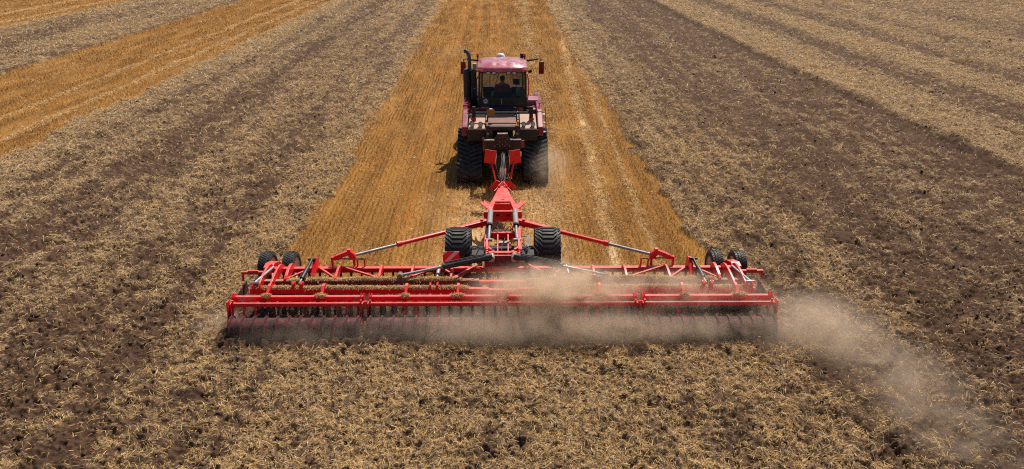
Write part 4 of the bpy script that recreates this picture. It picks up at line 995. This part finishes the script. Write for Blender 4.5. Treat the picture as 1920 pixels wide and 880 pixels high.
# pelvis, belly, chest, neck base, neck, head low, head high; arms; legs
V = [(0, 0, 0), (0, .0, .18), (0, .03, .38), (0, .05, .50), (0, .06, .57), (0, .08, .66), (0, .09, .76)]
E_ = [(0, 1), (1, 2), (2, 3), (3, 4), (4, 5), (5, 6)]; RD = [(.16, .13), (.165, .12), (.19, .125), (.12, .08), .055, .085, .088]
for s in (-1, 1):
    b = len(V); V += [(s * .19, .04, .44), (s * .27, .16, .22), (s * .24, .40, .26), (s * .20, .53, .34), (s * .19, .60, .37)]
    E_ += [(2, b), (b, b + 1), (b + 1, b + 2), (b + 2, b + 3), (b + 3, b + 4)]; RD += [.075, .055, .043, .034, .036]
    b = len(V); V += [(s * .11, .08, -.01), (s * .14, .48, .03), (s * .14, .60, -.34), (s * .14, .68, -.40)]
    E_ += [(0, b), (b, b + 1), (b + 1, b + 2), (b + 2, b + 3)]; RD += [.095, .075, .05, .045]
person = skin_mesh('person', V, E_, RD, M['skin'], None, DL, 0)
tag(person, 'driver in a red shirt seated in the tractor cab, seen from behind', 'person'); WL[person.name] = DL
Vs = [(0, 0, .02), (0, 0, .18), (0, .03, .38), (0, .05, .49), (-.2, .04, .44), (-.275, .13, .27), (.2, .04, .44), (.275, .13, .27)]
skin_mesh('shirt', Vs, [(0, 1), (1, 2), (2, 3), (2, 4), (4, 5), (2, 6), (6, 7)], [(.175, .145), (.18, .135), (.205, .14), (.125, .09), .088, .072, .088, .072], M['shirt'], person, (0, 0, 0), 0)
Vt = [(0, 0, 0), (-.11, .08, -.01), (-.14, .48, .03), (-.14, .59, -.28), (.11, .08, -.01), (.14, .48, .03), (.14, .59, -.28)]
skin_mesh('trousers', Vt, [(0, 1), (1, 2), (2, 3), (0, 4), (4, 5), (5, 6)], [(.17, .14), .105, .085, .062, .105, .085, .062], M['trousers'], person, (0, 0, 0), 0)
hr = MB().ball(DL + Vector((0, .065, .745)), (.098, .108, .100)); hr.box(DL + Vector((0, .19, .76)), (.15, .10, .012)); hr.build('cap', M['hair'], person)
for s in (-1, 1):
    fb = MB(); hx = DL + Vector((s * .19, .60, .37))
    for i in range(4): fb.path([hx + Vector((s * (-.03 + .02 * i), .02, .02)), hx + Vector((s * (-.03 + .021 * i), .07, .03)), hx + Vector((s * (-.03 + .021 * i), .085, -.005)), hx + Vector((s * (-.03 + .02 * i), .06, -.03))], [.010, .009, .009, .007], 6)
    fb.path([hx + Vector((-s * .035, 0, .0)), hx + Vector((-s * .055, .03, .01)), hx + Vector((-s * .05, .055, -.01))], [.012, .01, .008], 6)
    fb.build('fingers', M['skin'], person)

# ------------------------------------------------------------------ dust
def dust(label, c, r, dens, seed, rotz=0.0, scale=1.0, power=1.3, roty=0.0, thr=.38):
    m = bpy.data.materials.new('dust'); m.use_nodes = True; nt = m.node_tree
    for n in list(nt.nodes):
        if n.type == 'BSDF_PRINCIPLED': nt.nodes.remove(n)
    out = [n for n in nt.nodes if n.type == 'OUTPUT_MATERIAL'][0]; N = nt.nodes.new; L = nt.links.new
    v = N('ShaderNodeVolumePrincipled'); v.inputs['Color'].default_value = (.97, .81, .64, 1); v.inputs['Anisotropy'].default_value = .25
    tc = N('ShaderNodeTexCoord'); ln = N('ShaderNodeVectorMath'); ln.operation = 'LENGTH'; L(tc.outputs['Object'], ln.inputs[0])
    fo = N('ShaderNodeMapRange'); fo.interpolation_type = 'SMOOTHSTEP'; fo.inputs['From Min'].default_value = 1.0; fo.inputs['From Max'].default_value = .1; L(ln.outputs['Value'], fo.inputs['Value'])
    pw = N('ShaderNodeMath'); pw.operation = 'POWER'; pw.inputs[1].default_value = power; L(fo.outputs['Result'], pw.inputs[0])
    g = N('ShaderNodeNewGeometry'); mp = N('ShaderNodeMapping'); mp.inputs['Location'].default_value = (seed * 7.3, seed * 3.1, seed); L(g.outputs['Position'], mp.inputs['Vector'])
    ns = N('ShaderNodeTexNoise'); ns.inputs['Scale'].default_value = 1.5 * scale; ns.inputs['Detail'].default_value = 4; ns.inputs['Roughness'].default_value = .6; ns.inputs['Distortion'].default_value = .8; L(mp.outputs[0], ns.inputs['Vector'])
    nr = N('ShaderNodeMapRange'); nr.inputs['From Min'].default_value = thr; nr.inputs['From Max'].default_value = thr + .27; L(ns.outputs['Fac'], nr.inputs['Value'])
    mu = N('ShaderNodeMath'); mu.operation = 'MULTIPLY'; L(pw.outputs[0], mu.inputs[0]); L(nr.outputs['Result'], mu.inputs[1])
    m2 = N('ShaderNodeMath'); m2.operation = 'MULTIPLY'; m2.inputs[1].default_value = dens; L(mu.outputs[0], m2.inputs[0])
    L(m2.outputs[0], v.inputs['Density']); L(v.outputs[0], out.inputs['Volume'])
    m.cycles.volume_step_rate = 1.0
    b = MB().ball((0, 0, 0), 1.0, 24, 14); o = b.build('dust_cloud', m, None, loc=(0, 0, 0))
    o.location = c; o.scale = r; o.rotation_euler = (0, roty, rotz)
    tag(o, label, 'dust', 'dust clouds round the harrow', 'stuff')
dust('thick tan dust boiling up over the middle of the harrow', (1.1, 13.1, .90), (2.3, .85, .80), 7.5, 1)
dust('low dust veil behind the middle of the roller', (.8, 12.3, .40), (4.9, .6, .62), 2.8, 2, thr=.26)
dust('thin dust hanging behind the left part of the roller', (-4.0, 12.35, .28), (3.0, .5, .40), 1.1, 3, thr=.36)
dust('thin dust hanging behind the right part of the roller', (4.4, 12.35, .34), (2.6, .45, .46), 2.2, 4)
dust('dust puff rolling out past the right end of the roller', (6.6, 12.3, .50), (1.9, 1.5, .80), 1.15, 5, thr=.27)
dust('dust trail drifting right over the tilled soil behind the harrow', (7.5, 11.0, .45), (2.3, 1.3, .60), 1.15, 6, rotz=R(-52), thr=.38)
dust('far end of the dust trail at the lower right of the picture', (7.6, 9.4, .35), (2.5, 1.4, .50), .95, 7, rotz=R(-60), thr=.38)
dust('small brown dust puff at the left end of the roller', (-6.35, 12.9, .25), (.8, .7, .4), 1.6, 8)
dust('faint dust raised beside the right rear track of the tractor', (1.6, 22.0, .7), (1.0, 1.8, 1.0), .8, 9)
dust('thin brown dust churned up under the whole frame of the harrow', (0, 13.45, .30), (6.6, .9, .42), 1.6, 11, thr=.25)
dust('light dust blowing over the right wing of the harrow', (3.8, 13.2, .80), (3.2, .8, .55), 2.4, 10)

# ------------------------------------------------------------------ light, sky, camera
w = bpy.data.worlds.new('World'); scn.world = w; w.use_nodes = True; nt = w.node_tree
bg = nt.nodes['Background']; sky = nt.nodes.new('ShaderNodeTexSky'); sky.sky_type = 'NISHITA'; sky.sun_disc = False
SUN_EL, SUN_AZ = 56.0, 24.0      # azimuth measured from straight ahead (+Y) towards the right (+X)
sky.sun_elevation = R(SUN_EL); sky.sun_rotation = R(SUN_AZ); sky.air_density = 1.2; sky.dust_density = 1.5
nt.links.new(sky.outputs[0], bg.inputs['Color']); bg.inputs['Strength'].default_value = 0.062
sl = bpy.data.lights.new('sun', 'SUN'); sl.energy = 5.0; sl.angle = R(.53); sl.color = (1, .93, .82)
so_ = bpy.data.objects.new('sun', sl); col.objects.link(so_)
dvec = Vector((math.sin(R(SUN_AZ)) * math.cos(R(SUN_EL)), math.cos(R(SUN_AZ)) * math.cos(R(SUN_EL)), math.sin(R(SUN_EL))))
so_.rotation_euler = dvec.to_track_quat('Z', 'Y').to_euler(); so_.location = dvec * 100
cd = bpy.data.cameras.new('camera'); cam = bpy.data.objects.new('camera', cd); col.objects.link(cam); scn.camera = cam
cam.location = (0, 0, 8.27); cam.rotation_euler = (R(90 - 24.7), 0, R(-0.4))
cd.sensor_width = 36; cd.lens = 36 * 1280 / 1920; cd.shift_x = 9 / 1920; cd.clip_end = 5000; cd.clip_start = .1
vs_ = scn.view_settings; vs_.view_transform = 'Standard'; vs_.look = 'None'; vs_.exposure = 0.16; vs_.gamma = 1.0; vs_.use_curve_mapping = False
scn.render.resolution_x = 1024; scn.render.resolution_y = 469
cy_ = scn.cycles; cy_.max_bounces = 8; cy_.diffuse_bounces = 3; cy_.transparent_max_bounces = 12; cy_.volume_bounces = 3; cy_.volume_max_steps = 128; cy_.use_denoising = False; cy_.filter_width = 1.15
